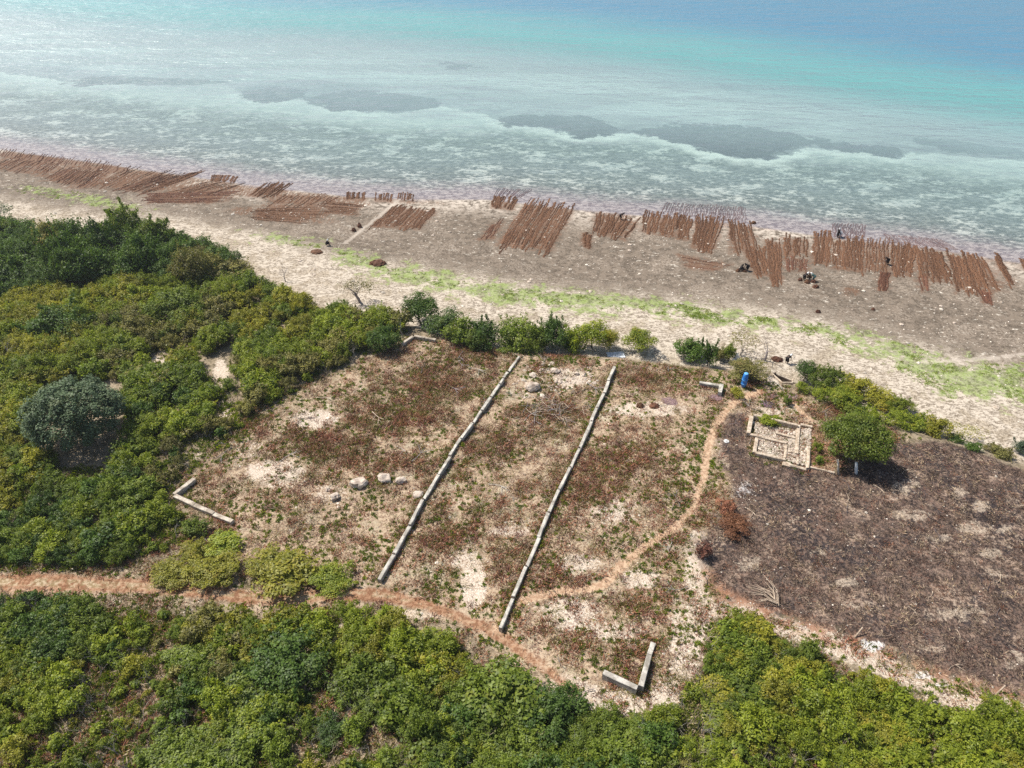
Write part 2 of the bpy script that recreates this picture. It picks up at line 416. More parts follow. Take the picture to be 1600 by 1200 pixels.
# ------------------------------------------------------------------ materials
def ground_mat():
    g = NT("ground")
    A = {k: g.attr(k) for k in ('s', 'v', 'road', 'foot', 'trk', 'plot', 'burn', 'rust_edge', 'alg', 'reef', 'sand', 'ash', 'ashw', 'red', 'rust', 'brown', 'weedplot', 'crest')}
    n01 = g.noise(0.10, 4, 0.6)
    n03 = g.noise(0.35, 5, 0.62)
    n1 = g.noise(1.0, 5, 0.65)
    n3 = g.noise(3.2, 5, 0.7)
    n9 = g.noise(9.0, 3, 0.7)
    ctr = lambda x, k: g.ma('MULTIPLY', g.ma('SUBTRACT', x, 0.5), k)
    wob = g.ma('ADD', ctr(n03, 6.0), ctr(n3, 1.4))            # metres of raggedness for the edges
    wobs = g.ma('ADD', ctr(n1, 0.9), ctr(n3, 0.5))
    speck = g.ss(n3, 0.44, 0.57)
    fine = g.ss(n9, 0.46, 0.57)
    # --- scrub floor
    c = g.mix(g.ss(n1, 0.40, 0.62), (0.13, 0.105, 0.065), (0.33, 0.265, 0.185))
    c = g.mix(g.ma('MULTIPLY', speck, 0.55), c, (0.33, 0.26, 0.18))
    # --- cleared plot: brown stubble, straw, pale sand
    pl = g.mix(speck, (0.19, 0.115, 0.074), (0.44, 0.33, 0.22))
    pl = g.mix(g.ma('MULTIPLY', fine, 0.6), pl, (0.50, 0.40, 0.285))
    grn = g.ma('MULTIPLY', g.ss(n03, 0.50, 0.68), g.ss(n3, 0.42, 0.56))
    pl = g.mix(g.ma('MULTIPLY', grn, 0.8), pl, (0.165, 0.155, 0.060))
    rs = g.ma('MULTIPLY', g.ss(g.ma('ADD', A['rust'], ctr(n1, 1.2)), 0.30, 0.62), g.ss(n3, 0.62, 0.42))
    pl = g.mix(g.ma('MULTIPLY', rs, 0.8), pl, (0.22, 0.10, 0.065))
    palem = g.ma('MULTIPLY', g.ss(n03, 0.52, 0.70), g.ss(n3, 0.36, 0.55))
    pl = g.mix(g.ma('MULTIPLY', palem, 0.75), pl, (0.60, 0.51, 0.39))
    c = g.mix(g.ss(g.ma('ADD', A['plot'], wob), -0.5, 0.8), c, pl)
    # --- bare sand patches
    sm = g.ss(g.ma('ADD', A['sand'], g.ma('ADD', ctr(n1, 0.9), ctr(n3, 0.9))), 0.38, 0.62)
    sandc = g.mix(fine, (0.44, 0.35, 0.27), (0.68, 0.59, 0.48))
    sandc = g.mix(g.ma('MULTIPLY', g.ss(n9, 0.40, 0.30), 0.7), sandc, (0.20, 0.14, 0.09))
    c = g.mix(g.ma('MULTIPLY', sm, 0.92), c, sandc)
    # --- reddish soil
    rm = g.ss(g.ma('ADD', A['red'], ctr(n1, 0.7)), 0.30, 0.7)
    c = g.mix(g.ma('MULTIPLY', rm, 0.8), c, g.mix(speck, (0.22, 0.10, 0.055), (0.40, 0.22, 0.13)))
    # --- burnt field
    bc = g.mix(g.ss(n3, 0.43, 0.58), (0.040, 0.029, 0.025), (0.172, 0.114, 0.086))
    bc = g.mix(g.ma('MULTIPLY', fine, 0.35), bc, (0.31, 0.23, 0.18))
    bc = g.mix(g.ma('MULTIPLY', g.ss(n03, 0.52, 0.60), 0.70), bc, g.mix(speck, (0.13, 0.088, 0.066), (0.40, 0.295, 0.22)))
    bl = g.ma('MULTIPLY', g.ss(g.noise(0.22, 5, 0.65), 0.50, 0.58), g.ss(n3, 0.60, 0.46))
    bc = g.mix(g.ma('MULTIPLY', bl, 0.75), bc, (0.040, 0.034, 0.036))
    am = g.ss(g.ma('ADD', A['ash'], g.ma('ADD', ctr(n03, 1.6), g.ma('ADD', ctr(n1, 1.8), ctr(n3, 0.8)))), 0.28, 0.50)
    am = g.ma('MULTIPLY', am, g.ss(g.noise(0.9, 5, 0.7, g.stretch(0.6, 1.5, 1.0, -0.4)), 0.36, 0.50))
    bc = g.mix(g.ma('MULTIPLY', am, 0.85), bc, g.mix(fine, (0.30, 0.235, 0.175), (0.52, 0.43, 0.33)))
    bm = g.ss(g.ma('ADD', A['burn'], g.ma('ADD', wob, ctr(n1, 1.5))), -0.7, 0.7)
    c = g.mix(bm, c, bc)
    re = g.ma('MULTIPLY', g.ss(g.ma('ADD', A['rust_edge'], wobs), 1.6, 0.3), g.ss(n1, 0.40, 0.60))
    c = g.mix(g.ma('MULTIPLY', re, 0.75), c, (0.33, 0.165, 0.095))
    wm = g.ss(g.ma('ADD', A['ashw'], g.ma('ADD', ctr(n1, 0.8), ctr(n3, 1.0))), 0.42, 0.66)
    c = g.mix(g.ma('MULTIPLY', wm, 0.9), c, (0.66, 0.63, 0.60))
    # --- earth road and footpath
    rc = g.mix(speck, (0.21, 0.100, 0.054), (0.36, 0.200, 0.116))
    rc = g.mix(g.ma('MULTIPLY', g.ss(n1, 0.53, 0.66), 0.5), rc, (0.46, 0.31, 0.20))
    rc = g.mix(g.ma('MULTIPLY', g.ss(g.ma('ADD', A['road'], ctr(n1, 0.7)), -0.22, -0.50), g.ss(n1, 0.40, 0.56)), rc, g.mix(speck, (0.24, 0.17, 0.085), (0.46, 0.36, 0.24)))
    wide = g.ma('MULTIPLY', g.ss(g.ma('ADD', A['road'], g.ma('ADD', ctr(n03, 3.0), ctr(n1, 2.0))), 1.5, 0.2), g.ss(n1, 0.44, 0.58))
    c = g.mix(g.ma('MULTIPLY', wide, 0.7), c, (0.50, 0.385, 0.275))
    c = g.mix(g.ma('MULTIPLY', g.ss(g.ma('ADD', A['road'], g.ma('ADD', wobs, ctr(n3, 0.5))), 0.35, -0.25), 0.92), c, rc)
    fc = g.mix(speck, (0.38, 0.24, 0.150), (0.54, 0.385, 0.255))
    c = g.mix(g.ss(g.ma('ADD', A['foot'], g.ma('ADD', ctr(n1, 0.6), ctr(n3, 0.7))), 0.16, -0.12), c, fc)
    # --- beach: pale coral rubble with dark seams
    st = g.stretch(1.0, 1.7, 1.0, math.radians(14))
    crk = g.ss(g.noise(1.7, 6, 0.74, st, 0.6), 0.45, 0.53)
    be = g.mix(crk, (0.165, 0.128, 0.09), (0.54, 0.465, 0.37))
    be = g.mix(g.ma('MULTIPLY', fine, 0.5), be, (0.58, 0.50, 0.40))
    be = g.mix(g.ma('MULTIPLY', g.ss(n03, 0.49, 0.58), 0.7), be, g.mix(speck, (0.17, 0.13, 0.085), (0.46, 0.38, 0.28)))
    # flats: grey brown rubble, white lumps
    fl = g.mix(g.ss(n1, 0.43, 0.57), (0.078, 0.060, 0.043), (0.178, 0.140, 0.105))
    fl = g.mix(g.ma('MULTIPLY', speck, 0.42), fl, (0.25, 0.203, 0.155))
    fl = g.mix(g.ma('MULTIPLY', fine, 0.35), fl, (0.30, 0.245, 0.19))
    fl = g.mix(g.ma('MULTIPLY', g.ss(n01, 0.48, 0.60), 0.45), fl, g.mix(speck, (0.15, 0.115, 0.085), (0.42, 0.35, 0.275)))
    fl = g.mix(g.ma('MULTIPLY', g.ss(g.noise(0.9, 6, 0.75, g.stretch(1, 1.8, 1, 0.25)), 0.60, 0.65), 0.85), fl, (0.66, 0.60, 0.50))
    # position across the shore: 0 at the plants, 1 at the water
    negs = g.ma('MAXIMUM', g.ma('MULTIPLY', A['s'], -1.0), 0.0)
    negv = g.ma('MAXIMUM', g.ma('MULTIPLY', A['v'], -1.0), 0.0)
    acr = g.ma('DIVIDE', negv, g.ma('ADD', g.ma('ADD', negs, negv), 0.01))
    acrn = g.ma('ADD', acr, g.ma('ADD', ctr(n03, 0.25), ctr(n1, 0.18)))
    sh = g.mix(g.ss(acrn, 0.26, 0.46), be, fl)
    nearw = g.ma('ADD', negs, g.ma('ADD', ctr(n03, 6.0), ctr(n1, 5)))
    sh = g.mix(g.ma('MULTIPLY', g.ss(nearw, 9.0, 2.0), g.ss(n1, 0.38, 0.60)), sh, (0.52, 0.45, 0.37))
    alm = g.ss(g.ma('ADD', A['alg'], g.ma('ADD', ctr(n03, 15.0), g.ma('ADD', ctr(n1, 9.0), ctr(n3, 5.0)))), -1.6, 1.2)
    alc = g.mix(g.ss(n1, 0.42, 0.58), (0.095, 0.125, 0.035), (0.220, 0.310, 0.065))
    alc = g.mix(g.ma('MULTIPLY', speck, 0.45), alc, (0.40, 0.42, 0.22))
    sh = g.mix(g.ma('MULTIPLY', alm, 0.72), sh, alc)
    brm = g.ss(g.ma('ADD', A['brown'], g.ma('ADD', ctr(n03, 0.5), g.ma('ADD', ctr(n1, 0.7), ctr(n3, 0.8)))), 0.34, 0.66)
    strk = g.ss(g.noise(1.0, 4, 0.65, g.stretch(3.2, 0.45, 1.0, math.radians(-40))), 0.40, 0.54)
    brm = g.ma('MULTIPLY', brm, g.ma('ADD', g.ma('MULTIPLY', strk, 0.75), g.ma('MULTIPLY', speck, 0.25)))
    sh = g.mix(g.ma('MULTIPLY', brm, 0.9), sh, g.mix(fine, (0.105, 0.054, 0.032), (0.22, 0.118, 0.066)))
    wp = g.ma('MULTIPLY', g.ss(g.ma('ADD', A['weedplot'], g.ma('ADD', ctr(n1, 3.5), ctr(n3, 2.5))), -0.8, 0.6), g.ma('MULTIPLY', g.ss(n1, 0.36, 0.50), 0.8))
    sh = g.mix(wp, sh, g.mix(fine, (0.10, 0.050, 0.030), (0.22, 0.125, 0.075)))
    sh = g.mix(g.ma('MULTIPLY', g.ss(g.ma('ADD', A['trk'], ctr(n1, 1.6)), 0.55, 0.15), 0.45), sh, (0.60, 0.52, 0.43))
    c = g.mix(g.ss(g.ma('ADD', A['v'], g.ma('ADD', ctr(n1, 2.2), ctr(n3, 1.2))), 0.7, -0.7), c, sh)
    # --- sea bed
    st2 = g.stretch(0.75, 1.25, 1.0, math.radians(14))
    b1 = g.noise(0.16, 5, 0.6, st2)
    b2 = g.noise(1.0, 7, 0.8, st2)
    weed = g.ss(g.ma('ADD', g.ma('MULTIPLY', b1, 0.75), g.ma('MULTIPLY', b2, 0.75)), 0.755, 0.85)
    sw = g.mix(g.ss(g.noise(0.5, 4, 0.6, st2), 0.42, 0.58), (0.33, 0.365, 0.345), (0.48, 0.50, 0.46))
    dark = g.mix(g.ss(b2, 0.42, 0.58), (0.095, 0.112, 0.105), (0.23, 0.255, 0.235))
    sw = g.mix(g.ss(A['s'], 36.0, 60.0), sw, (0.55, 0.585, 0.56))
    bandw = g.ss(g.ma('ADD', A['s'], ctr(n01, 14.0)), 32.0, 44.0, 1.0, 0.0)
    wet = g.ss(g.ma('ADD', A['s'], ctr(n03, 9.0)), 3.0, 11.0, 0.0, 1.0)
    sb = g.mix(g.ma('MULTIPLY', g.ma('SUBTRACT', 1.0, weed), bandw), sw, dark)
    shal = g.mix(g.ss(b2, 0.44, 0.56), (0.185, 0.165, 0.175), (0.37, 0.345, 0.335))
    sb = g.mix(wet, shal, sb)
    rfm = g.ss(g.ma('ADD', A['reef'], g.ma('ADD', ctr(g.noise(0.22, 6, 0.65), 13.0), ctr(n1, 2.0))), -0.5, 0.5)
    cr = g.ma('ADD', A['crest'], g.ma('ADD', ctr(g.noise(0.22, 6, 0.65), 9.0), ctr(n1, 2.0)))
    halo = g.ma('MULTIPLY', g.ss(cr, -5.0, -1.0), g.ss(cr, 0.2, -0.4))
    sb = g.mix(g.ma('MULTIPLY', halo, 0.8), sb, (0.66, 0.68, 0.63))
    bed = g.ma('MULTIPLY', g.ss(cr, -0.4, 0.4), g.ss(g.ma('ADD', cr, ctr(g.noise(0.045, 4, 0.6, st2), 60.0)), 30.0, -2.0))
    sb = g.mix(g.ma('MULTIPLY', bed, g.ss(g.noise(0.30, 6, 0.7, st2), 0.36, 0.62, 0.35, 0.80)), sb, (0.13, 0.13, 0.15))
    far = g.ss(g.ma('ADD', A['s'], ctr(g.noise(0.03, 4, 0.6), 30.0)), 44.0, 60.0)
    grass = g.ma('MULTIPLY', far, g.ss(g.noise(0.05, 5, 0.6, g.stretch(0.4, 1.6, 1, math.radians(14))), 0.46, 0.54))
    sb = g.mix(g.ma('MULTIPLY', g.ma('MULTIPLY', grass, g.ss(A['s'], 140.0, 80.0)), 0.40), sb, (0.16, 0.15, 0.16))
    sb = g.mix(g.ma('MULTIPLY', rfm, g.ss(g.noise(0.7, 6, 0.75, st2), 0.36, 0.60, 0.70, 0.95)), sb, (0.045, 0.042, 0.050))
    c = g.mix(g.ss(A['s'], -0.6, 0.6), c, sb)
    hgt = g.ma('ADD', g.ma('MULTIPLY', n3, 0.6), g.ma('MULTIPLY', n9, 0.4))
    return g.end(g.bsdf(c, 0.95, 0.1, g.bump(hgt, 0.7, 0.12)))

def water_mat():
    g = NT("sea_water")
    s = g.attr('s')
    dep = g.attr('deep')
    sn = g.ma('ADD', dep, g.ma('MULTIPLY', g.ma('SUBTRACT', g.noise(0.02, 4, 0.6, g.stretch(0.4, 1.5, 1, math.radians(14))), 0.5), 26.0))
    body = g.mix(g.ss(sn, 66, 100), (0.335, 0.475, 0.475), (0.125, 0.335, 0.325))
    body = g.mix(g.ss(sn, 100, 165), body, (0.075, 0.220, 0.320))
    op = g.ma('ADD', g.ss(s, 0.2, 22, 0.0, 0.22), g.ma('ADD', g.ss(s, 25, 60, 0.0, 0.24), g.ss(sn, 56, 108, 0.0, 0.54)), clamp=True)
    diff = g.n("ShaderNodeBsdfDiffuse"); g.put(diff.inputs[0], body)
    tr = g.n("ShaderNodeBsdfTransparent"); g.put(tr.inputs[0], g.mix(g.ss(s, 0, 40), (0.98, 0.97, 0.98), (0.89, 0.98, 0.97)))
    m1 = g.n("ShaderNodeMixShader"); g.put(m1.inputs[0], op); g.put(m1.inputs[1], tr.outputs[0]); g.put(m1.inputs[2], diff.outputs[0])
    st = g.stretch(0.55, 1.3, 1.0, math.radians(20))
    hw = g.ma('ADD', g.ma('MULTIPLY', g.noise(0.55, 3, 0.6, st), 1.0), g.ma('ADD', g.ma('MULTIPLY', g.noise(0.22, 3, 0.55, st), 1.5), g.ma('MULTIPLY', g.noise(0.09, 3, 0.5, st), 3.0)))
    amp = g.ss(s, 2, 90, 0.25, 1.0)
    nb = g.n("ShaderNodeBump"); g.put(nb.inputs['Height'], g.ma('MULTIPLY', hw, amp)); nb.inputs['Strength'].default_value = 1.0; nb.inputs['Distance'].default_value = 0.55
    gl = g.n("ShaderNodeBsdfGlossy"); gl.inputs['Roughness'].default_value = 0.32; g.put(gl.inputs['Normal'], nb.outputs[0])
    fr = g.n("ShaderNodeFresnel"); fr.inputs[0].default_value = 1.33; g.put(fr.inputs['Normal'], nb.outputs[0])
    m2 = g.n("ShaderNodeMixShader"); g.put(m2.inputs[0], fr.outputs[0]); g.put(m2.inputs[1], m1.outputs[0]); g.put(m2.inputs[2], gl.outputs[0])
    return g.end(m2.outputs[0])

def leaf_mat(name, c1, c2, c3, trans=0.28, rnd=0.18):
    """c1 to c2 by leaf, c3 on the odd sprig"""
    g = NT(name)
    t = g.attr('tone')
    co = g.obj()
    c = g.mix(g.ss(t, 0.1, 0.9), c1, c2)
    c = g.mix(g.ma('MULTIPLY', g.ss(g.noise(0.9, 3, 0.6, co), 0.52, 0.66), 0.7), c, c3)
    oi = g.n("ShaderNodeObjectInfo").outputs['Random']
    c = g.mix(1.0, c, g.mix(oi, (1 - rnd, 1 - rnd, 1 - rnd * .6), (1 + rnd * 1.2, 1 + rnd, 1 + rnd * .5)), 'MULTIPLY')
    d = g.n("ShaderNodeBsdfDiffuse"); g.put(d.inputs[0], c)
    tl = g.n("ShaderNodeBsdfTranslucent"); g.put(tl.inputs[0], g.mix(1.0, c, (1.15, 1.25, 0.6), 'MULTIPLY'))
    m = g.n("ShaderNodeMixShader"); m.inputs[0].default_value = trans
    g.put(m.inputs[1], d.outputs[0]); g.put(m.inputs[2], tl.outputs[0])
    gl = g.n("ShaderNodeBsdfGlossy"); gl.inputs['Roughness'].default_value = 0.5
    m2 = g.n("ShaderNodeMixShader"); m2.inputs[0].default_value = 0.02
    g.put(m2.inputs[1], m.outputs[0]); g.put(m2.inputs[2], gl.outputs[0])
    return g.end(m2.outputs[0])

M = {}
M['ground'] = ground_mat()
M['water'] = water_mat()
M['dark'] = leaf_mat("dark_leaves", (0.040, 0.078, 0.014), (0.110, 0.180, 0.028), (0.145, 0.180, 0.034), 0.34)
M['blue'] = leaf_mat("grey_green_leaves", (0.045, 0.075, 0.036), (0.130, 0.180, 0.098), (0.14, 0.165, 0.080), 0.16)
M['mid'] = leaf_mat("mid_green_leaves", (0.080, 0.120, 0.014), (0.215, 0.275, 0.034), (0.255, 0.265, 0.045), 0.40)
M['bright'] = leaf_mat("bright_green_leaves", (0.120, 0.165, 0.014), (0.300, 0.345, 0.034), (0.360, 0.325, 0.040), 0.40)
M['yellow'] = leaf_mat("yellow_green_leaves", (0.155, 0.165, 0.018), (0.360, 0.340, 0.040), (0.400, 0.310, 0.050), 0.38)
M['olive'] = leaf_mat("olive_leaves", (0.115, 0.110, 0.026), (0.270, 0.250, 0.070), (0.310, 0.240, 0.095), 0.3)
M['rusty'] = leaf_mat("rusty_dead_leaves", (0.110, 0.048, 0.026), (0.250, 0.115, 0.058), (0.22, 0.115, 0.07))
M['redbrown'] = leaf_mat("red_brown_brush", (0.140, 0.056, 0.036), (0.300, 0.138, 0.088), (0.30, 0.21, 0.125), 0.12, 0.45)
M['straw'] = leaf_mat("straw", (0.30, 0.22, 0.13), (0.56, 0.45, 0.31), (0.46, 0.32, 0.22), 0.12, 0.25)
M['weed'] = leaf_mat("small_weeds", (0.070, 0.105, 0.016), (0.170, 0.215, 0.032), (0.23, 0.21, 0.05), 0.25, 0.25)
M['algae'] = leaf_mat("algae_fronds", (0.17, 0.25, 0.055), (0.32, 0.41, 0.10), (0.31, 0.34, 0.13), 0.35, 0.25)
M['char'] = leaf_mat("charred_stalks", (0.028, 0.022, 0.022), (0.120, 0.082, 0.062), (0.21, 0.145, 0.10), 0.0, 0.4)
M['bark'] = simple_mat("bark", (0.10, 0.085, 0.07), (0.22, 0.19, 0.16), 4, 0.9)
M['palebark'] = simple_mat("pale_bark", (0.22, 0.20, 0.175), (0.42, 0.38, 0.33), 4, 0.9)
M['greybark'] = simple_mat("grey_bark", (0.17, 0.145, 0.145), (0.31, 0.27, 0.265), 4, 0.9)
M['drywood'] = simple_mat("dry_wood", (0.33, 0.25, 0.18), (0.55, 0.44, 0.33), 5, 0.85)
M['charwood'] = simple_mat("charred_wood", (0.035, 0.03, 0.032), (0.12, 0.10, 0.10), 5, 0.85)
def wall_mat(name, c1, c2, stain):
    g = NT(name)
    c = g.mix(g.ss(g.noise(1.1, 5, 0.65), 0.42, 0.58), c1, c2)
    c = g.mix(g.ma('MULTIPLY', g.ss(g.noise(0.7, 6, 0.7, g.stretch(1, 1, 2.0)), 0.52, 0.62), 0.75), c, stain)
    c = g.mix(g.ma('MULTIPLY', g.ss(g.noise(5, 4, 0.7), 0.56, 0.64), 0.5), c, (0.20, 0.165, 0.13))
    return g.end(g.bsdf(c, 0.92, 0.12, g.bump(g.noise(9, 5, 0.7), 0.6, 0.05)))
M['wall'] = wall_mat("cement_wall", (0.36, 0.33, 0.28), (0.55, 0.515, 0.445), (0.22, 0.195, 0.155))
M['wallold'] = wall_mat("weathered_wall", (0.38, 0.32, 0.25), (0.58, 0.51, 0.415), (0.22, 0.18, 0.135))
M['ruin'] = simple_mat("coral_wall", (0.34, 0.26, 0.185), (0.58, 0.48, 0.37), 3.0, 0.95, 0.1, 0.6)
M['stone'] = simple_mat("limestone", (0.27, 0.205, 0.16), (0.60, 0.50, 0.405), 1.6, 0.95, 0.1, 0.9, 0.30, 0.58)
M['pebble'] = simple_mat("pale_pebbles", (0.46, 0.39, 0.31), (0.72, 0.65, 0.55), 2.0, 0.95, 0.1, 0, .35, .65, 0.35)
M['rubble'] = simple_mat("rubble_stone", (0.27, 0.215, 0.165), (0.56, 0.47, 0.375), 2.0, 0.95, 0.1, 0, .35, .65, 0.4)
M['hole'] = simple_mat("shade_dark_stone", (0.06, 0.045, 0.035), (0.12, 0.09, 0.07), 2, 0.95)  # shade put into the colour, for the pit's inside and the wall joints
M['kelp'] = simple_mat("brown_seaweed", (0.085, 0.041, 0.022), (0.185, 0.094, 0.050), 5, 0.8, 0.2, 0, .3, .7, 0.3)
M['kelpdark'] = simple_mat("dark_seaweed", (0.075, 0.034, 0.022), (0.155, 0.070, 0.040), 5, 0.8, 0.2, 0, .3, .7, 0.3)
M['kelpwet'] = simple_mat("wet_seaweed", (0.100, 0.062, 0.060), (0.170, 0.110, 0.100), 5, 0.5, 0.4, 0, .3, .7, 0.2)
M['kelpmauve'] = simple_mat("mauve_seaweed", (0.15, 0.095, 0.095), (0.27, 0.18, 0.175), 6, 0.9, 0.1)
M['kelpviolet'] = simple_mat("violet_seaweed", (0.085, 0.058, 0.075), (0.17, 0.12, 0.145), 6, 0.9, 0.1)
M['blue_plastic'] = simple_mat("blue_plastic", (0.012, 0.14, 0.50), (0.03, 0.22, 0.62), 4, 0.35, 0.5)
M['cyan_plastic'] = simple_mat("pale_blue_plastic", (0.10, 0.35, 0.72), (0.18, 0.45, 0.78), 4, 0.35, 0.5)
M['white_cloth'] = simple_mat("white_cloth", (0.62, 0.62, 0.60), (0.78, 0.78, 0.76), 4, 0.9)
M['grey_cloth'] = simple_mat("pale_grey_cloth", (0.40, 0.43, 0.46), (0.62, 0.65, 0.68), 3, 0.8)
M['black_cloth'] = simple_mat("dark_cloth", (0.012, 0.011, 0.012), (0.035, 0.03, 0.03), 5, 0.95, 0.05)
M['brown_cloth'] = simple_mat("brown_cloth", (0.05, 0.03, 0.022), (0.10, 0.06, 0.04), 5, 0.95, 0.05)
M['teal_cloth'] = simple_mat("dull_teal_cloth", (0.04, 0.09, 0.09), (0.08, 0.14, 0.13), 5, 0.95, 0.05)
M['skin'] = simple_mat("brown_skin", (0.07, 0.035, 0.02), (0.10, 0.052, 0.03), 5, 0.6, 0.3)
M['eye'] = simple_mat("eye", (0.01, 0.01, 0.01), (0.02, 0.02, 0.02), 5, 0.3)

# ------------------------------------------------------------------ object helpers
def tag(o, label=None, cat=None, group=None, kind=None):
    if label: o['label'] = label
    if cat: o['category'] = cat
    if group: o['group'] = group
    if kind: o['kind'] = kind
    return o

def mesh_from(name, verts, faces, mat=None, tone=None, smooth=False):
    me = bpy.data.meshes.new(name)
    me.from_pydata([tuple(v) for v in verts], [], [tuple(f) for f in faces])
    if tone is not None:
        a = me.attributes.new('tone', 'FLOAT', 'POINT')
        a.data.foreach_set('value', np.asarray(tone, np.float32))
    if mat is not None:
        me.materials.append(mat)
    if smooth:
        me.polygons.foreach_set('use_smooth', np.ones(len(me.polygons), bool))
    me.update()
    return me

def fast_mesh(name, V, F, mat=None, tone=None):
    """V (n,3), F (m,k) with the same k for all faces"""
    V = np.asarray(V, np.float32); F = np.asarray(F, np.int32)
    k = F.shape[1]
    me = bpy.data.meshes.new(name)
    me.vertices.add(len(V)); me.vertices.foreach_set('co', V.ravel())
    me.loops.add(F.size); me.loops.foreach_set('vertex_index', F.ravel())
    me.polygons.add(len(F)); me.polygons.foreach_set('loop_start', np.arange(0, F.size, k, dtype=np.int32))
    if tone is not None:
        a = me.attributes.new('tone', 'FLOAT', 'POINT')
        a.data.foreach_set('value', np.asarray(tone, np.float32))
    if mat is not None:
        me.materials.append(mat)
    me.update(calc_edges=True)
    return me

def put(name, me, parent=None, loc=(0, 0, 0), rot=(0, 0, 0), scale=(1, 1, 1), mat=None):
    o = bpy.data.objects.new(name, me)
    COL.objects.link(o)
    o.location = loc; o.rotation_euler = rot; o.scale = scale
    if parent is not None:
        o.parent = parent
    if mat is not None:
        o.material_slots[0].link = 'OBJECT'
        o.material_slots[0].material = mat
    return o

def empty(name, loc, rz=0.0):
    o = bpy.data.objects.new(name, None)
    COL.objects.link(o)
    o.location = loc; o.rotation_euler = (0, 0, rz)
    o.empty_display_size = 0.3
    return o

# ------------------------------------------------------------------ ground and sea
def spread(fine_lo, fine_hi, step, lo, hi, grow=1.12, mx=1e9):
    a = list(np.arange(fine_lo, fine_hi + step * .5, step))
    s = step
    while a[-1] < hi:
        s = min(s * grow, mx); a.append(a[-1] + s)
    s = step; b = [a[0]]
    while b[-1] > lo:
        s = min(s * grow, mx); b.append(b[-1] - s)
    return np.array(b[:0:-1] + a)

def grid(xs, ys):
    X, Y = np.meshgrid(xs, ys)
    nx, ny = len(xs), len(ys)
    i = np.arange(nx * ny).reshape(ny, nx)
    F = np.stack([i[:-1, :-1], i[:-1, 1:], i[1:, 1:], i[1:, :-1]], -1).reshape(-1, 4)
    return X.ravel(), Y.ravel(), F

xs = spread(-62, 66, 0.36, -6000, 6000, 1.10)
ys = np.concatenate([spread(18, 108, 0.36, -800, 100, 1.25), ])
ys = ys[ys <= 108]
extra = [ys[-1]]; st_ = 0.36
while extra[-1] < 9000:
    st_ *= 1.022 if extra[-1] < 400 else 1.2
    extra.append(extra[-1] + st_)
ys = np.concatenate([ys, extra[1:]])
gx, gy, gF = grid(xs, ys)
gzv = hz(gx, gy)
pit_in = inside(gx, gy, PIT)
gzv = np.where(pit_in, gzv - 1.3, gzv)
me = fast_mesh("ground", np.stack([gx, gy, gzv], 1), gF, M['ground'])
for k, vals in fields(gx, gy).items():
    a = me.attributes.new(k, 'FLOAT', 'POINT')
    a.data.foreach_set('value', vals.astype(np.float32))
me.polygons.foreach_set('use_smooth', np.ones(len(me.polygons), bool))
ground = put("ground", me)
tag(ground, "bare cleared land, burnt field, rubble beach and shallow sea bed", kind='structure')

wxs = spread(-150, 150, 1.5, -8000, 8000, 1.15); wys = spread(90, 340, 1.5, 40, 12000, 1.15)
wx, wy, wF = grid(wxs, wys)
ws = shore_s(wx, wy)
keep = (ws[wF] > -5).any(1)
me = fast_mesh("sea_water", np.stack([wx, wy, np.zeros_like(wx)], 1), wF[keep], M['water'])
a = me.attributes.new('s', 'FLOAT', 'POINT'); a.data.foreach_set('value', ws.astype(np.float32))
# the reef shelf narrows to the right: depth grows faster there
DEEPLINE = flats([(-600, -40), (0, 20), (300, 48), (600, 62), (800, 84), (1000, 108), (1200, 140), (1400, 172), (1600, 205), (2000, 280)], 0)
DEEPLINE = np.vstack([[-3000, DEEPLINE[0][1] + 600], DEEPLINE, [3000, DEEPLINE[-1][1] - 900]])
dd, ds_ = seg_dist(wx, wy, DEEPLINE)
a = me.attributes.new('deep', 'FLOAT', 'POINT'); a.data.foreach_set('value', (80 + dd * ds_).astype(np.float32))
sea = put("sea_water", me)
tag(sea, "shallow turquoise sea deepening to blue away from the beach", kind='structure')

# ------------------------------------------------------------------ plants: meshes
def leaf_cards(C, N, size, seed, tilt=0.38, aspect=0.62):
    """one quad per centre C, facing roughly along N"""
    r = np.random.default_rng(seed)
    n = len(C)
    d = N + r.normal(0, tilt, (n, 3))
    d /= np.linalg.norm(d, axis=1, keepdims=True) + 1e-9
    t = np.cross(d, r.normal(0, 1, (n, 3)))
    t /= np.linalg.norm(t, axis=1, keepdims=True) + 1e-9
    b = np.cross(d, t)
    sz = size * r.uniform(0.6, 1.35, (n, 1))
    u = t * sz * 0.5; v = b * sz * 0.5 * aspect
    V = np.stack([C - u, C + v * 1.0, C + u, C - v * 1.0], 1).reshape(-1, 3)     # a lozenge
    F = np.arange(4 * n).reshape(n, 4)
    return V, F

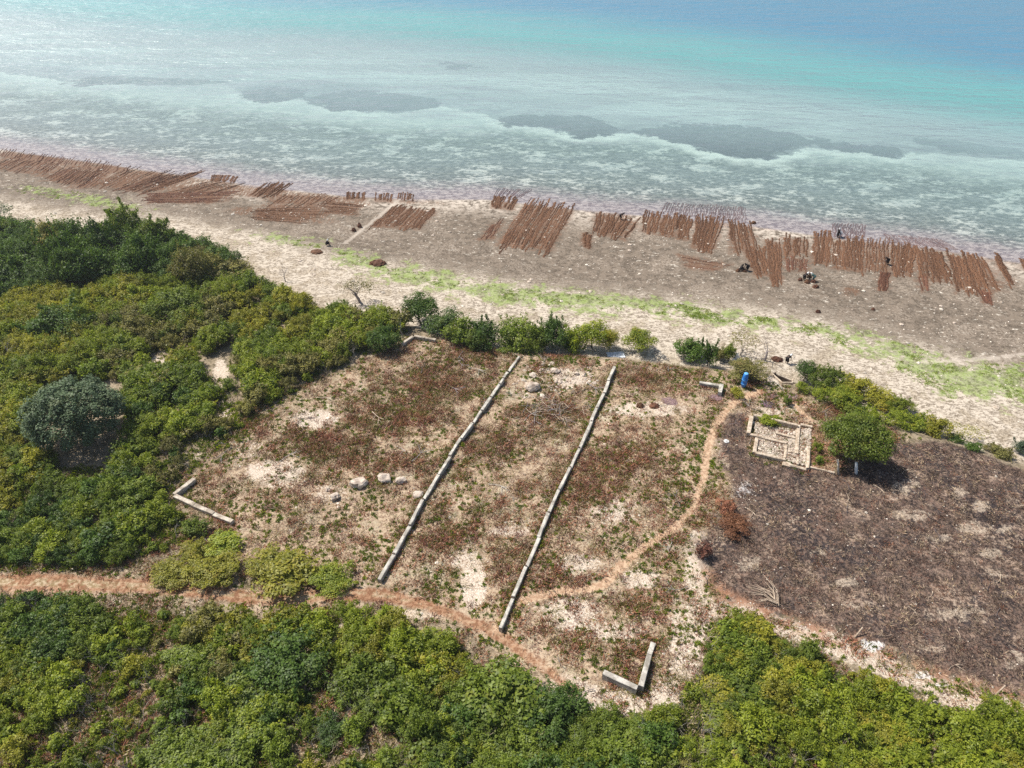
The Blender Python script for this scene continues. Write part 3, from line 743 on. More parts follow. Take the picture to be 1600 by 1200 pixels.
def foliage(name, seed, R, hgt, lobes, leaves, leaf, base=0.0, lobe_r=(0.28, 0.45), fill=0.15, spiky=0.0, shell=False):
    """a crown of leaf clumps: R horizontal radius, base..hgt its height"""
    r = np.random.default_rng(seed)
    C = []; N = []; T = []
    rz = (hgt - base) / 2; cz = base + rz
    per = leaves // lobes
    for i in range(lobes):
        th = r.uniform(0, 2 * math.pi)
        cu = r.uniform(-0.55, 1.0)
        q = math.sqrt(max(0, 1 - cu * cu))
        rad = r.uniform(0.55, 0.86) if i > lobes * 0.2 else r.uniform(0.1, 0.5)
        if shell:
            rad = r.uniform(.70, .93); cu = 1 - 1.55 * (i + .5) / lobes; q = math.sqrt(max(0, 1 - cu * cu)); th = i * 2.39996 + r.uniform(-.2, .2)
        lc = np.array([math.cos(th) * q * R * rad, math.sin(th) * q * R * rad, cz + cu * rz * rad])
        lr = r.uniform(*lobe_r) * R
        d = r.normal(0, 1, (per, 3)); d[:, 2] += 0.35
        d /= np.linalg.norm(d, axis=1, keepdims=True)
        rr = lr * r.uniform(0.62, 1.08, (per, 1)) * np.array([[1, 1, min(1.0, 1.5 * rz / R)]])
        p = lc + d * rr
        C.append(p); N.append(d * 0.75 + np.array([0, 0, 0.55])); T.append(np.clip(r.normal(r.uniform(0.25, 0.75), 0.22, per), 0, 1))
        if spiky:
            k = int(per * spiky)
            ax = d[:1] + np.array([[0, 0, 0.6]]); ax /= np.linalg.norm(ax)
            tt = r.uniform(0.8, 1.9, (k, 1))
            C.append(lc + ax * lr * tt + r.normal(0, 0.10 * lr, (k, 3))); N.append(r.normal(0, 1, (k, 3))); T.append(np.clip(r.normal(0.6, 0.2, k), 0, 1))
    k = int(leaves * fill)
    d = r.normal(0, 1, (k, 3)); d /= np.linalg.norm(d, axis=1, keepdims=True)
    C.append(np.array([0, 0, cz]) + d * r.uniform(0.2, 0.75, (k, 1)) * np.array([[R, R, rz]])); N.append(d); T.append(r.uniform(0, 0.6, k))
    C = np.concatenate(C); N = np.concatenate(N); T = np.concatenate(T)
    ok = C[:, 2] > 0.02
    C, N, T = C[ok], N[ok], T[ok]
    V, F = leaf_cards(C, N, leaf, seed + 1)
    return fast_mesh(name, V, F, M['mid'], np.repeat(T, 4))

def tube(path, radii, sides=6):
    V = []; F = []
    path = [Vector(p) for p in path]
    for i, p in enumerate(path):
        d = (path[min(i + 1, len(path) - 1)] - path[max(i - 1, 0)]).normalized()
        up = Vector((0, 0, 1)) if abs(d.z) < 0.9 else Vector((1, 0, 0))
        a = d.cross(up).normalized(); b = d.cross(a)
        for k in range(sides):
            an = 2 * math.pi * k / sides
            V.append(p + (a * math.cos(an) + b * math.sin(an)) * radii[i])
    for i in range(len(path) - 1):
        for k in range(sides):
            k2 = (k + 1) % sides
            F.append((i * sides + k, i * sides + k2, (i + 1) * sides + k2, (i + 1) * sides + k))
    F.append(tuple(range(sides))[::-1]); F.append(tuple(range((len(path) - 1) * sides, len(path) * sides)))
    return V, F

def join(parts):
    V = []; F = []
    for v, f in parts:
        o = len(V); V += list(v); F += [tuple(i + o for i in q) for q in f]
    return V, F

def branches(seed, height, spread_, depth=4, n0=3, r0=0.16, lean=(0, 0, 1), kids=(2, 3), sides=5, trunk=0.35):
    r = random.Random(seed)
    out = []
    def grow(p, d, L, rad, lev):
        q = [p]; rr = [rad]
        dd = Vector(d)
        for i in range(3):
            dd = (dd + Vector((r.gauss(0, .16), r.gauss(0, .16), r.gauss(0, .10)))).normalized()
            q.append(q[-1] + dd * L / 3); rr.append(rad * (1 - 0.16 * (i + 1)))
        out.append(tube(q, rr, sides if lev < 2 else 3))
        if lev < depth:
            for _ in range(r.randint(*kids) if lev else n0):
                az = r.uniform(0, 6.28); k = spread_ * r.uniform(0.6, 1.3)
                nd = (dd + Vector((math.cos(az) * k, math.sin(az) * k, r.uniform(-.15, .45)))).normalized()
                grow(q[r.choice([2, 3, 3])], nd, L * r.uniform(0.6, 0.85), rr[-1] * 0.66, lev + 1)
    grow(Vector((0, 0, -0.1)), Vector(lean).normalized(), height * trunk, r0, 0)
    V, F = join(out)
    zs = max(v.z for v in V)
    k = height / max(zs, 0.01)
    V = [Vector((v.x, v.y, v.z * k)) for v in V]
    return mesh_from("branches", V, F, M['bark'])

PROTO = {
    'S': [foliage("leafy_clump", 10 + i, 0.8, 1.0, 9, (620, 900, 420)[i], (0.155, 0.11, 0.21)[i], spiky=(.25, .5, .1)[i]) for i in range(3)],
    'M': [foliage("leafy_crown", 20 + i, 1.5, 1.9, (18, 24, 14, 11)[i], (2000, 3400, 1300, 2300)[i], (0.175, 0.12, 0.245, 0.16)[i], spiky=(.2, .4, .1, .6)[i], lobe_r=((.28, .45), (.18, .34), (.30, .48), (.34, .52))[i]) for i in range(4)],
    'L': [foliage("leafy_crown", 30 + i, 2.5, 3.2, (34, 48, 26, 20)[i], (4800, 7600, 3300, 5200)[i], (0.20, 0.145, 0.27, 0.19)[i], spiky=(.15, .4, .08, .5)[i], lobe_r=((.2, .36), (.14, .28), (.22, .38), (.28, .44))[i]) for i in range(4)],
    'R': [foliage("round_crown", 40, 5.0, 7.6, 190, 28000, 0.23, base=0.2, lobe_r=(0.11, 0.16), fill=0.2, shell=True)],
    'T': [foliage("tree_crown", 50 + i, 2.4, 4.3, 36, 4600, 0.19, base=0.35, lobe_r=(0.2, 0.34), fill=0.3) for i in range(3)],
    'U': [foliage("umbrella_crown", 60, 3.8, 5.6, 90, 15000, 0.19, base=1.1, lobe_r=(0.15, 0.25), fill=.3)],
    'sparse': [foliage("sparse_crown", 70 + i, 2.2, 4.2, 16, 700, 0.17, base=1.3, lobe_r=(0.2, 0.4), fill=0.05) for i in range(2)],
}
RAD = {'S': 0.8, 'M': 1.5, 'L': 2.5, 'R': 5.0, 'T': 2.4, 'U': 3.8, 'sparse': 2.2}
HGT = {'S': 1.0, 'M': 1.9, 'L': 3.2, 'R': 7.6, 'T': 4.3, 'U': 5.6, 'sparse': 4.2}
TRUNK = [branches(80 + i, 2.6, 0.55, 2, 4, 0.17, kids=(2, 3), trunk=0.5) for i in range(3)]
STEMS = [branches(90 + i, 1.0, 0.8, 1, 5, 0.06, kids=(1, 2), trunk=0.4) for i in range(2)]

def top_py(p, h, R):
    """photograph row of the top of a dome of height h and radius R standing at p"""
    cz = p[2] + h * 0.52; rz = h * 0.48
    X, Y = project(p[0], p[1], cz)
    k = pxm((p[0], p[1], cz))
    dep = math.atan2(H - cz, math.hypot(p[0], p[1]))
    return float(Y) - k * math.hypot(rz * math.cos(dep), R * 0.9 * math.sin(dep))

def fit(px, py, wpx, topy):
    p = W(px, py)
    R = wpx / pxm(p) / 2
    lo, hi = 0.3, 14
    for _ in range(30):
        m = (lo + hi) / 2
        # the photograph's foot is the near edge of the crown at ground level
        q = p + Vector((0, R * 0.55, 0))
        if top_py(q, m, R) > topy: lo = m
        else: hi = m
    q = p + Vector((0, R * 0.55, 0))
    return Vector((q.x, q.y, gz(q.x, q.y))), R, (lo + hi) / 2

HG = "trees and bushes along the top edge of the cleared plot"
def tree(name, label, cat, px, py, wpx, topy, proto, mat, group=None, var=0, bark='bark', trunk=None, name_crown='crown'):
    p, R, h = fit(px, py, wpx, topy)
    R *= 1.15 if (group and group == HG and px < 900) else 1
    h = max(h, 0.8 * R) * 1.06 * (.74 if name in ('roadside_bush', 'burnt_bush') else 1); R *= 1.16
    e = empty(name, p)
    tag(e, label, cat, group)
    me_ = PROTO[proto][var % len(PROTO[proto])]
    put(name_crown, me_, e, rot=(0, 0, random.uniform(0, 6.28)), scale=(R / RAD[proto] * random.uniform(.88, .98), R / RAD[proto] * random.uniform(.92, 1.04), h / HGT[proto]), mat=M[mat])
    if trunk is None:
        t = STEMS[var % 2] if proto in 'SML' else TRUNK[var % 3]
        k = (h * 0.55) / (1.0 if proto in 'SML' else 2.6)
        put('stem' if proto in 'SML' else 'trunk', t, e, rot=(0, 0, random.uniform(0, 6.28)), scale=(k, k, k), mat=M[bark])
    else:
        k = h * 0.6 / 2.6
        put('trunk', trunk, e, scale=(k, k, k), mat=M[bark])
    return e

# --- the trees and bushes that stand out one by one
KEEP_OUT = []          # x, y, radius where no scrub is sown
def single(*a, **k):
    e = tree(*a, **k)
    KEEP_OUT.append((e.location.x, e.location.y, a[5] / pxm(e.location) / 2 * (0.98 if a[5] > 120 else 0.85)))
    return e

single("round_tree", "big round dark grey-green tree standing alone in the left scrub", "tree", 117, 710, 130, 597, 'R', 'blue')
_p = bpy.data.objects["round_tree"].location
KEEP_OUT.append((_p.x + 1.6, _p.y - 5.2, 2.0))
single("shade_tree", "round green tree beside the ruined foundation with a dark shadow on burnt ground", "tree", 1338, 738, 108, 646, 'U', 'mid')
for a in [
    ("hedge_tree", "tall dark green tree standing at the left end of the beach hedge", "tree", 656, 512, 54, 457, 'T', 'dark', HG, 0),
    ("hedge_tree", "dark green tree next right of the tall tree at the hedge's left end", "tree", 694, 526, 56, 480, 'T', 'dark', HG, 1),
    ("hedge_bush", "mid green bush where the hedge bends down toward the long left wall", "bush", 722, 538, 46, 496, 'L', 'mid', HG, 2),
    ("hedge_bush", "dark bush in the hedge, left of the left long wall's far end", "bush", 758, 544, 50, 500, 'L', 'dark', HG, 3),
    ("hedge_bush", "large mid green bush directly behind the left long wall's far end", "bush", 812, 548, 60, 498, 'L', 'mid', HG, 0),
    ("hedge_bush", "little low bush in front of the hedge by the left long wall's far end", "bush", 794, 551, 30, 531, 'M', 'mid', HG, 1),
    ("hedge_bush", "wide dark green bush in the hedge midway between the two long walls", "bush", 864, 551, 58, 500, 'L', 'dark', HG, 1),
    ("hedge_bush", "mid green bush filling the hedge between the bend and the dark bush", "bush", 740, 545, 40, 512, 'L', 'mid', HG, 1),
    ("hedge_bush", "bushy green bush filling the hedge just right of the large mid green bush", "bush", 838, 551, 40, 512, 'L', 'mid', HG, 3),
    ("hedge_bush", "low bush between the wide dark bush and the yellow-green hedge tree", "bush", 896, 552, 36, 516, 'M', 'bright', HG, 2),
    ("hedge_tree", "yellow-green tree at the right end of the unbroken hedge", "tree", 926, 551, 54, 500, 'T', 'bright', HG, 2),
    ("hedge_tree", "thin pale-leaved tree touching the yellow-green tree's right side", "tree", 952, 551, 32, 514, 'T', 'yellow', HG, 0),
    ("lone_tree", "small yellow-green tree with visible trunk standing alone right of the hedge", "tree", 1000, 558, 50, 514, 'T', 'bright', HG, 1),
    ("hedge_bush", "rounded dense green bush right of the lone small tree", "bush", 1076, 566, 48, 530, 'L', 'dark', HG, 2),
    ("hedge_bush", "upright narrow bush against the rounded bush's right side", "bush", 1107, 574, 28, 538, 'M', 'dark', HG, 3),
    ("hedge_bush", "dark green bush beside the white sacks", "bush", 1139, 567, 24, 540, 'M', 'mid', HG, 0),
    ("hedge_bush", "brownish olive bush left of the bush with the white sacks", "bush", 1124, 565, 20, 545, 'M', 'olive', HG, 2),
    ("sparse_tree", "thin-leaved tree with pale forked trunk on the beach edge behind the blue drum", "tree", 1160, 563, 52, 514, 'sparse', 'olive', HG, 0),
    ("olive_tree", "olive green spreading tree shading the ground beside the blue drum", "tree", 1172, 600, 60, 560, 'T', 'olive', HG, 1),
    ("low_bush", "low yellowish bush in front of the blue drum by the footpath", "bush", 1152, 622, 24, 606, 'M', 'yellow', HG, 0),
    ("low_bush", "small green bush between the violet seaweed pile and the hedge", "bush", 1229, 634, 16, 619, 'S', 'mid', HG, 1),
]:
    single(*a[:9], group=a[9], var=a[10], bark='palebark' if 'pale' in a[1] else 'bark')
RG = "bushes along the bank right of the stone pit"
for a in [
    ("bank_tree", "tall narrow dark tree at the left end of the bank bushes by the stone pit", "tree", 1258, 600, 34, 563, 'T', 'dark', RG, 0),
    ("bank_bush", "big rounded green bush, tallest of the bank bushes", "bush", 1294, 616, 60, 573, 'L', 'mid', RG, 1),
    ("bank_bush", "small bush at the foot of the tall narrow dark tree", "bush", 1256, 615, 26, 598, 'M', 'bright', RG, 0),
    ("bank_bush", "low bright bush below the big rounded bank bush", "bush", 1284, 626, 30, 608, 'M', 'bright', RG, 1),
    ("bank_bush", "yellow-green bush behind the shade tree, on the beach side", "bush", 1342, 628, 54, 590, 'L', 'yellow', RG, 2),
    ("bank_bush", "bright green bush just left above the shade tree's crown", "bush", 1318, 640, 54, 612, 'L', 'bright', RG, 3),
    ("bank_bush", "mid green bush touching the top of the shade tree's crown", "bush", 1340, 656, 34, 634, 'M', 'mid', RG, 2),
    ("bank_bush", "round bush right above the shade tree's crown", "bush", 1366, 660, 34, 640, 'M', 'bright', RG, 3),
    ("bank_bush", "yellowish bush on the beach edge right of the shade tree", "bush", 1380, 640, 50, 608, 'L', 'yellow', RG, 0),
    ("bank_bush", "green bush along the bank with the beach close behind it", "bush", 1408, 652, 50, 620, 'L', 'bright', RG, 1),
    ("bank_bush", "wide low bright bush at the burnt field's upper edge", "bush", 1404, 668, 46, 642, 'M', 'bright', RG, 1),
    ("bank_bush", "bright low bush next right along the burnt field's upper edge", "bush", 1436, 674, 46, 648, 'M', 'bright', RG, 2),
    ("bank_bush", "bright yellow bush near the right end of the bank bushes", "bush", 1468, 684, 44, 650, 'L', 'yellow', RG, 2),
    ("bank_tree", "thin spreading yellow-leaved small tree leaning over the beach", "tree", 1512, 694, 56, 660, 'sparse', 'yellow', RG, 1),
    ("bank_bush", "small dark bush under the thin spreading yellow tree", "bush", 1524, 706, 26, 690, 'M', 'dark', RG, 0),
    ("bank_bush", "grey-green low bush toward the right edge on the bank", "bush", 1552, 708, 26, 692, 'M', 'olive', RG, 1),
    ("bank_bush", "flat olive bush at the corner of the burnt field and beach", "bush", 1570, 718, 34, 702, 'M', 'olive', RG, 2),
    ("bank_bush", "grey-green bush cut by the photo's right edge on the beach bank", "bush", 1596, 712, 26, 690, 'M', 'blue', RG, 3),
    ("bank_bush", "dark low bush left of the thin spreading yellow tree", "bush", 1494, 692, 24, 676, 'M', 'dark', RG, 1),
    ("ruin_bush", "bright green bush growing inside the ruined foundation's far room", "bush", 1204, 668, 32, 651, 'M', 'bright', None, 0),
    ("ruin_bush", "small pale green bush between the ruined foundation and the shade tree", "bush", 1278, 706, 18, 690, 'S', 'bright', None, 1),
    ("ruin_bush", "small green weed bush on red soil under the shade tree's left edge", "bush", 1280, 726, 16, 714, 'S', 'mid', None, 2),
    ("burnt_bush", "scorched orange-brown bush at the burnt field's left edge by the footpath", "bush", 1152, 838, 50, 808, 'L', 'rusty', None, 0),
    ("burnt_bush", "thin scorched reddish bush behind the orange-brown one, at the burnt field's edge", "bush", 1134, 802, 30, 776, 'M', 'redbrown', None, 1),
    ("burnt_bush", "small dark red scorched bush below the orange-brown one", "bush", 1100, 876, 24, 846, 'M', 'redbrown', None, 2),
]:
    single(*a[:9], group=a[9], var=a[10])
PG = "yellow-green bushes on the upper side of the earth road"
for a in [
    ("roadside_bush", "yellow-green low bush, leftmost of those above the earth road", "bush", 266, 914, 62, 876, 'L', 'yellow', PG, 0),
    ("roadside_bush", "wide yellow-green bush second from the left above the earth road", "bush", 326, 918, 86, 866, 'L', 'yellow', PG, 1),
    ("roadside_bush", "green bush behind the wide yellow-green bush above the earth road", "bush", 343, 868, 54, 832, 'L', 'bright', PG, 2),
    ("roadside_bush", "narrow yellowish bush behind the leftmost one above the earth road", "bush", 302, 876, 44, 842, 'L', 'yellow', PG, 3),
    ("roadside_bush", "dark bush left of the lower left corner wall's free end", "bush", 304, 840, 40, 806, 'M', 'mid', PG, 0),
    ("roadside_bush", "yellowish bush behind the broad bush in the middle of the earth road's upper side", "bush", 414, 896, 62, 856, 'L', 'yellow', PG, 0),
    ("roadside_bush", "broad yellow-green bush touching the earth road midway to the left long wall", "bush", 440, 928, 94, 880, 'L', 'yellow', PG, 2),
    ("roadside_bush", "low green bush nearest to the left long wall's near end", "bush", 514, 922, 62, 892, 'L', 'bright', PG, 3),
]:
    single(*a[:9], group=a[9], var=a[10])

for a in [
    ("thicket_tree", "largest dark green bushy tree inside the lower left thicket", "tree", 446, 1072, 112, 988, 'L', 'dark', None, 0),
    ("thicket_tree", "dense mid green tree at the lower thicket's edge left of the near corner wall", "tree", 782, 1128, 118, 1042, 'L', 'mid', None, 2),
    ("thicket_tree", "dark green tree in the lower thicket nearest to the near corner wall", "tree", 866, 1150, 104, 1078, 'L', 'dark', None, 1),
    ("thicket_tree", "dark rounded tree alone in the sunny scrub near the photo's left edge", "tree", 84, 538, 84, 482, 'L', 'dark', None, 3),
    ("thicket_tree", "broad olive-topped tree in the sunny scrub under the dark beach thicket", "tree", 276, 512, 96, 452, 'L', 'mid', None, 1),
    ("thicket_tree", "dark bushy tree at the scrub's edge beside the far left corner wall", "tree", 598, 552, 50, 512, 'L', 'dark', None, 0),
]:
    single(*a[:9], group=a[9], var=a[10])
# --- bare trees and dead shrubs
def bare(name, label, cat, px, py, hpx, bark, seed, spread_=0.8, depth=4, r0=0.16, lean=(0, 0, 1), leaves=None, kids=(2, 3), trunk=0.35):
    p = W(px, py)
    h = hpx / pxm(p) / math.cos(math.atan2(H - 2, math.hypot(p.x, p.y)))
    e = empty(name, p)
    tag(e, label, cat)
    put('trunk', branches(seed, h, spread_, depth, 4, r0, lean, kids, trunk=trunk), e, mat=M[bark])
    if leaves:
        put('crown', PROTO['sparse'][seed % 2], e, scale=(h * .30, h * .30, h / 4.4), mat=M[leaves])
    KEEP_OUT.append((p.x, p.y, 1.2))
    return e
bare("bare_tree", "leafless spreading grey tree standing on the beach at the scrub's edge", "tree", 562, 472, 38, 'greybark', 5, 1.25, 4, 0.24, trunk=0.3, leaves='olive')
bare("bare_tree", "small leaning dead tree on the beach beside the dark left thicket", "tree", 360, 408, 26, 'greybark', 6, 0.9, 3, 0.12, (0.6, 0, 1))
bare("dead_shrub", "bare grey twiggy shrub on the beach left of the leafless spreading tree", "shrub", 446, 440, 30, 'greybark', 7, 1.0, 4, 0.09, kids=(3, 4))
bare("bare_tree", "leafless grey twiggy shrub cut by the photo's left edge in the scrub", "shrub", 12, 566, 40, 'greybark', 8, 0.8, 4, 0.12, kids=(3, 4))
bare("grey_tree", "hazy grey-leaved tree on the beach at the photo's left edge", "tree", 4, 356, 44, 'greybark', 9, 1.1, 4, 0.16, leaves='blue')
bare("bare_tree", "dead tree with a bare straight trunk near the brown seaweed heap", "tree", 1194, 563, 36, 'greybark', 10, 0.6, 3, 0.16, (0.25, 0, 1), trunk=0.75)
bare("bare_tree", "small pale leafless tree beside the far left corner wall", "tree", 630, 528, 32, 'palebark', 11, 0.7, 3, 0.09)
bare("dead_shrub", "pale dry twiggy shrub at the scrub's edge above the cleared plot", "shrub", 556, 560, 28, 'palebark', 12, 0.9, 4, 0.07, kids=(3, 4))

# ------------------------------------------------------------------ scrub: individual shrubs by zone, the smallest as undergrowth
ZONES = [
    # polygon in photograph pixels, spacing, size range (radius m), palette, where-phrase, cover
    ("dark left beach thicket", [(-60, 366), (60, 372), (110, 392), (200, 368), (270, 372), (340, 402), (380, 428), (370, 440), (280, 446), (180, 440), (100, 450), (-60, 480)], 1.75, (1.5, 3.0), [('dark', .85), ('mid', .1), ('olive', .05)], 1.0),
    ("sunny scrub above the round tree", [(-60, 480), (100, 452), (280, 448), (330, 440), (360, 520), (300, 575), (220, 600), (150, 590), (60, 600), (-60, 620)], 1.6, (0.7, 2.1), [('yellow', .30), ('bright', .46), ('mid', .16), ('olive', .08)], 0.82),
    ("scrub below the leafless tree", [(340, 440), (400, 438), (470, 478), (560, 490), (640, 508), (640, 524), (600, 548), (540, 572), (470, 610), (400, 640), (372, 600), (366, 520)], 1.55, (0.65, 2.0), [('olive', .17), ('bright', .46), ('mid', .27), ('yellow', .1)], 0.81),
    ("scrub right of the round tree", [(200, 604), (300, 580), (360, 600), (400, 645), (380, 690), (320, 715), (300, 745), (262, 772), (200, 740), (196, 660)], 1.65, (0.8, 1.8), [('mid', .45), ('dark', .12), ('bright', .35), ('olive', .08)], 0.74),
    ("scrub left of the round tree", [(-80, 622), (60, 602), (44, 640), (44, 700), (80, 730), (60, 800), (-80, 830)], 1.6, (0.8, 1.9), [('bright', .4), ('yellow', .35), ('mid', .25)], 0.93),
    ("scrub below the round tree", [(80, 734), (140, 728), (200, 742), (262, 776), (290, 806), (296, 846), (240, 862), (190, 884), (110, 896), (-80, 898), (-80, 832), (60, 802)], 1.6, (1.1, 2.2), [('dark', .35), ('mid', .45), ('bright', .2)], 0.97),
    ("scrub below the road's left end", [(-80, 935), (60, 940), (140, 955), (230, 975), (235, 1020), (180, 1040), (90, 1025), (-80, 1020)], 1.1, (0.7, 1.4), [('dark', .5), ('mid', .4), ('bright', .1)], 0.92),
    ("sparse lower left scrub", [(-80, 1022), (90, 1027), (180, 1042), (250, 1025), (270, 1100), (240, 1150), (260, 1240), (-80, 1240)], 1.15, (0.4, 1.2), [('bright', .50), ('yellow', .20), ('mid', .30)], 0.64),
    ("scrub along the road's lower side", [(150, 945), (240, 962), (330, 962), (420, 968), (520, 960), (600, 968), (690, 1004), (742, 1046), (700, 1090), (640, 1080), (560, 1040), (470, 1020), (380, 1020), (300, 1020), (240, 1010)], 1.15, (0.5, 1.4), [('bright', .44), ('yellow', .30), ('mid', .21), ('olive', .05)], 0.76),
    ("dense lower left thicket", [(260, 1030), (320, 1022), (470, 1024), (560, 1046), (640, 1086), (700, 1096), (700, 1240), (250, 1240), (240, 1150), (275, 1090)], 1.15, (0.6, 1.8), [('mid', .38), ('olive', .06), ('dark', .13), ('bright', .31), ('yellow', .12)], 0.70),
    ("thicket by the near corner wall", [(700, 1096), (742, 1050), (800, 1082), (900, 1112), (960, 1120), (1010, 1130), (1040, 1160), (1030, 1240), (700, 1240)], 1.15, (0.6, 1.8), [('mid', .46), ('dark', .2), ('bright', .34)], 0.76),
    ("dry scrub between the bottom thickets", [(1010, 1130), (1060, 1105), (1090, 1060), (1110, 1080), (1110, 1140), (1090, 1240), (1030, 1240), (1042, 1160)], 1.15, (0.5, 1.2), [('olive', .6), ('bright', .4)], 0.62),
    ("bright lower right thicket", [(1098, 985), (1120, 968), (1170, 975), (1250, 1018), (1330, 1056), (1400, 1082), (1470, 1118), (1530, 1108), (1600, 1136), (1680, 1150), (1680, 1240), (1090, 1240), (1112, 1140), (1112, 1080), (1105, 1030)], 1.15, (0.55, 1.7), [('bright', .54), ('yellow', .24), ('mid', .22)], 0.80),
]
cand = []     # each: depth-ranked screen size, x, y, z, radius, tone, zone
BARE = [(245, 568, 18, 12), (345, 590, 16, 34), (352, 640, 15, 28), (372, 625, 14, 12), (392, 660, 16, 8), (250, 560, 22, 12), (110, 382, 34, 7), (300, 712, 20, 10), (362, 655, 12, 16), (330, 610, 10, 10), (385, 600, 14, 8), (275, 640, 10, 8), (545, 985, 22, 16), (610, 1060, 8, 18), (700, 1100, 6, 14), (180, 960, 18, 22), (500, 1005, 10, 10), (620, 1010, 20, 8)]
grid_pts = []
placed = []
for zi, (where, poly, sp, (ra, rb), pal, cover) in enumerate(ZONES):
    P = flats(poly, 2.5)
    lo = P.min(0); hi = P.max(0)
    ny = int((hi[1] - lo[1]) / sp * 1.15) + 1; nx = int((hi[0] - lo[0]) / sp) + 1
    jx, jy = np.meshgrid(np.arange(nx), np.arange(ny))
    X = lo[0] + (jx + 0.5 * (jy % 2)) * sp + rng.uniform(-.38, .38, jx.shape) * sp
    Y = lo[1] + jy * sp / 1.15 + rng.uniform(-.38, .38, jx.shape) * sp
    X = X.ravel(); Y = Y.ravel()
    ok = inside(X, Y, P) & (fbm(X, Y, 0.22, 3, 40 + zi) * 0.75 + rng.uniform(0, .30, X.shape) < 0.12 + cover * 0.78)
    ok &= (path_d(X, Y, PATH_MAIN) > 0.9)
    X = X[ok]; Y = Y[ok]
    Z = hz(X, Y)
    px, py = project(X, Y, Z)
    big = fbm(X, Y, 0.20, 3, 60 + zi)
    tone_n = fbm(X, Y, 0.11, 3, 90 + zi)
    room = np.minimum(-sdf(X, Y, PLOT), path_d(X, Y, PATH_MAIN)) * 0.55 + 0.25
    room = np.minimum(room, -sdf(X, Y, BURN) * .6 + .3)
    for i in range(len(X)):
        if any(((px[i] - b[0]) / b[2]) ** 2 + ((py[i] - b[1]) / b[3]) ** 2 < 1 for b in BARE): continue
        if any((X[i] - a) ** 2 + (Y[i] - b) ** 2 < c * c for a, b, c in KEEP_OUT): continue
        if not (-60 < px[i] < 1660 and py[i] < 1245): continue
        t = np.clip((big[i] - 0.30) / 0.4 + rng.normal(0, .22), 0, 1)
        R = min(ra + (rb - ra) * t, room[i])
        if R < 0.35: continue
        u = np.clip((tone_n[i] - 0.5) * 2.2 + 0.5 + rng.normal(0, .26), 0, 0.999)
        acc = 0; tn = pal[-1][0]
        for nm, pr in pal:
            acc += pr
            if u < acc: tn = nm; break
        cand.append([R * pxm((X[i], Y[i], Z[i])), X[i], Y[i], Z[i], R, tn, zi, px[i], py[i]])
cand.sort(key=lambda c: -c[0])
vis = [c for c in cand if -10 < c[7] < 1610 and c[8] < 1225]
N_IND = 292
ind = vis[:N_IND]
ind_set = set(id(c) for c in ind)
rest = [c for c in cand if id(c) not in ind_set]

TONE_W = {'dark': "dark green", 'mid': "mid green", 'bright': "bright green", 'yellow': "yellow-green", 'olive': "olive brown", 'blue': "grey-green"}
ORD = ["leftmost", "second from left", "third from left", "fourth from left", "fifth from left", "sixth from left", "seventh from left", "eighth from left", "ninth from left", "tenth from left"]
bykey = {}
for c in ind:
    sz = "large" if c[4] > 1.75 else ("mid-sized" if c[4] > 1.15 else "small")
    bykey.setdefault((c[6], c[5], sz), []).append(c)
def shrub_obj(c, label, group):
    cls = 'L' if c[4] > 1.85 else ('M' if c[4] > 1.0 else 'S')
    v = random.randrange(len(PROTO[cls]))
    k = c[4] / RAD[cls]
    o = put('shrub', PROTO[cls][v], None, (c[1], c[2], c[3] - 0.05), (0, 0, random.uniform(0, 6.28)), (k * random.uniform(.9, 1.1), k * random.uniform(.9, 1.1), k * (1.0 if c[6] == 0 else .68) * (0.40 + 1.1 * float(fbm(c[1], c[2], 0.33, 2, 77))) * random.choice([.6, .85, 1.0, 1.35])), M[c[5]])
    tag(o, label, "shrub", group)
    return o
HALF = {}
ROWN = {1: [""], 2: ["back-row ", "front-row "], 3: ["back-row ", "middle-row ", "front-row "], 4: ["back-row ", "second-row ", "third-row ", "front-row "], 5: ["back-row ", "second-row ", "middle-row ", "fourth-row ", "front-row "]}
for key, L in bykey.items():
    zi, tn, sz = key
    base = f"{sz} {TONE_W[tn]} shrub in the {ZONES[zi][0]}"
    L.sort(key=lambda c: c[8])
    nb = min(5, (len(L) + 9) // 10)
    for b in range(nb):
        row = sorted(L[b * len(L) // nb:(b + 1) * len(L) // nb], key=lambda c: c[7])
        for i, c in enumerate(row):
            if len(row) == 1: lb = base
            elif i < 10: lb = f"{ORD[i]}, {ROWN[nb][b]}{base}"
            else: lb = f"{ORD[min(9, len(row) - 1 - i)].replace('left', 'right')}, {ROWN[nb][b]}{base}"
            shrub_obj(c, lb, "shrubs of the " + ZONES[zi][0])

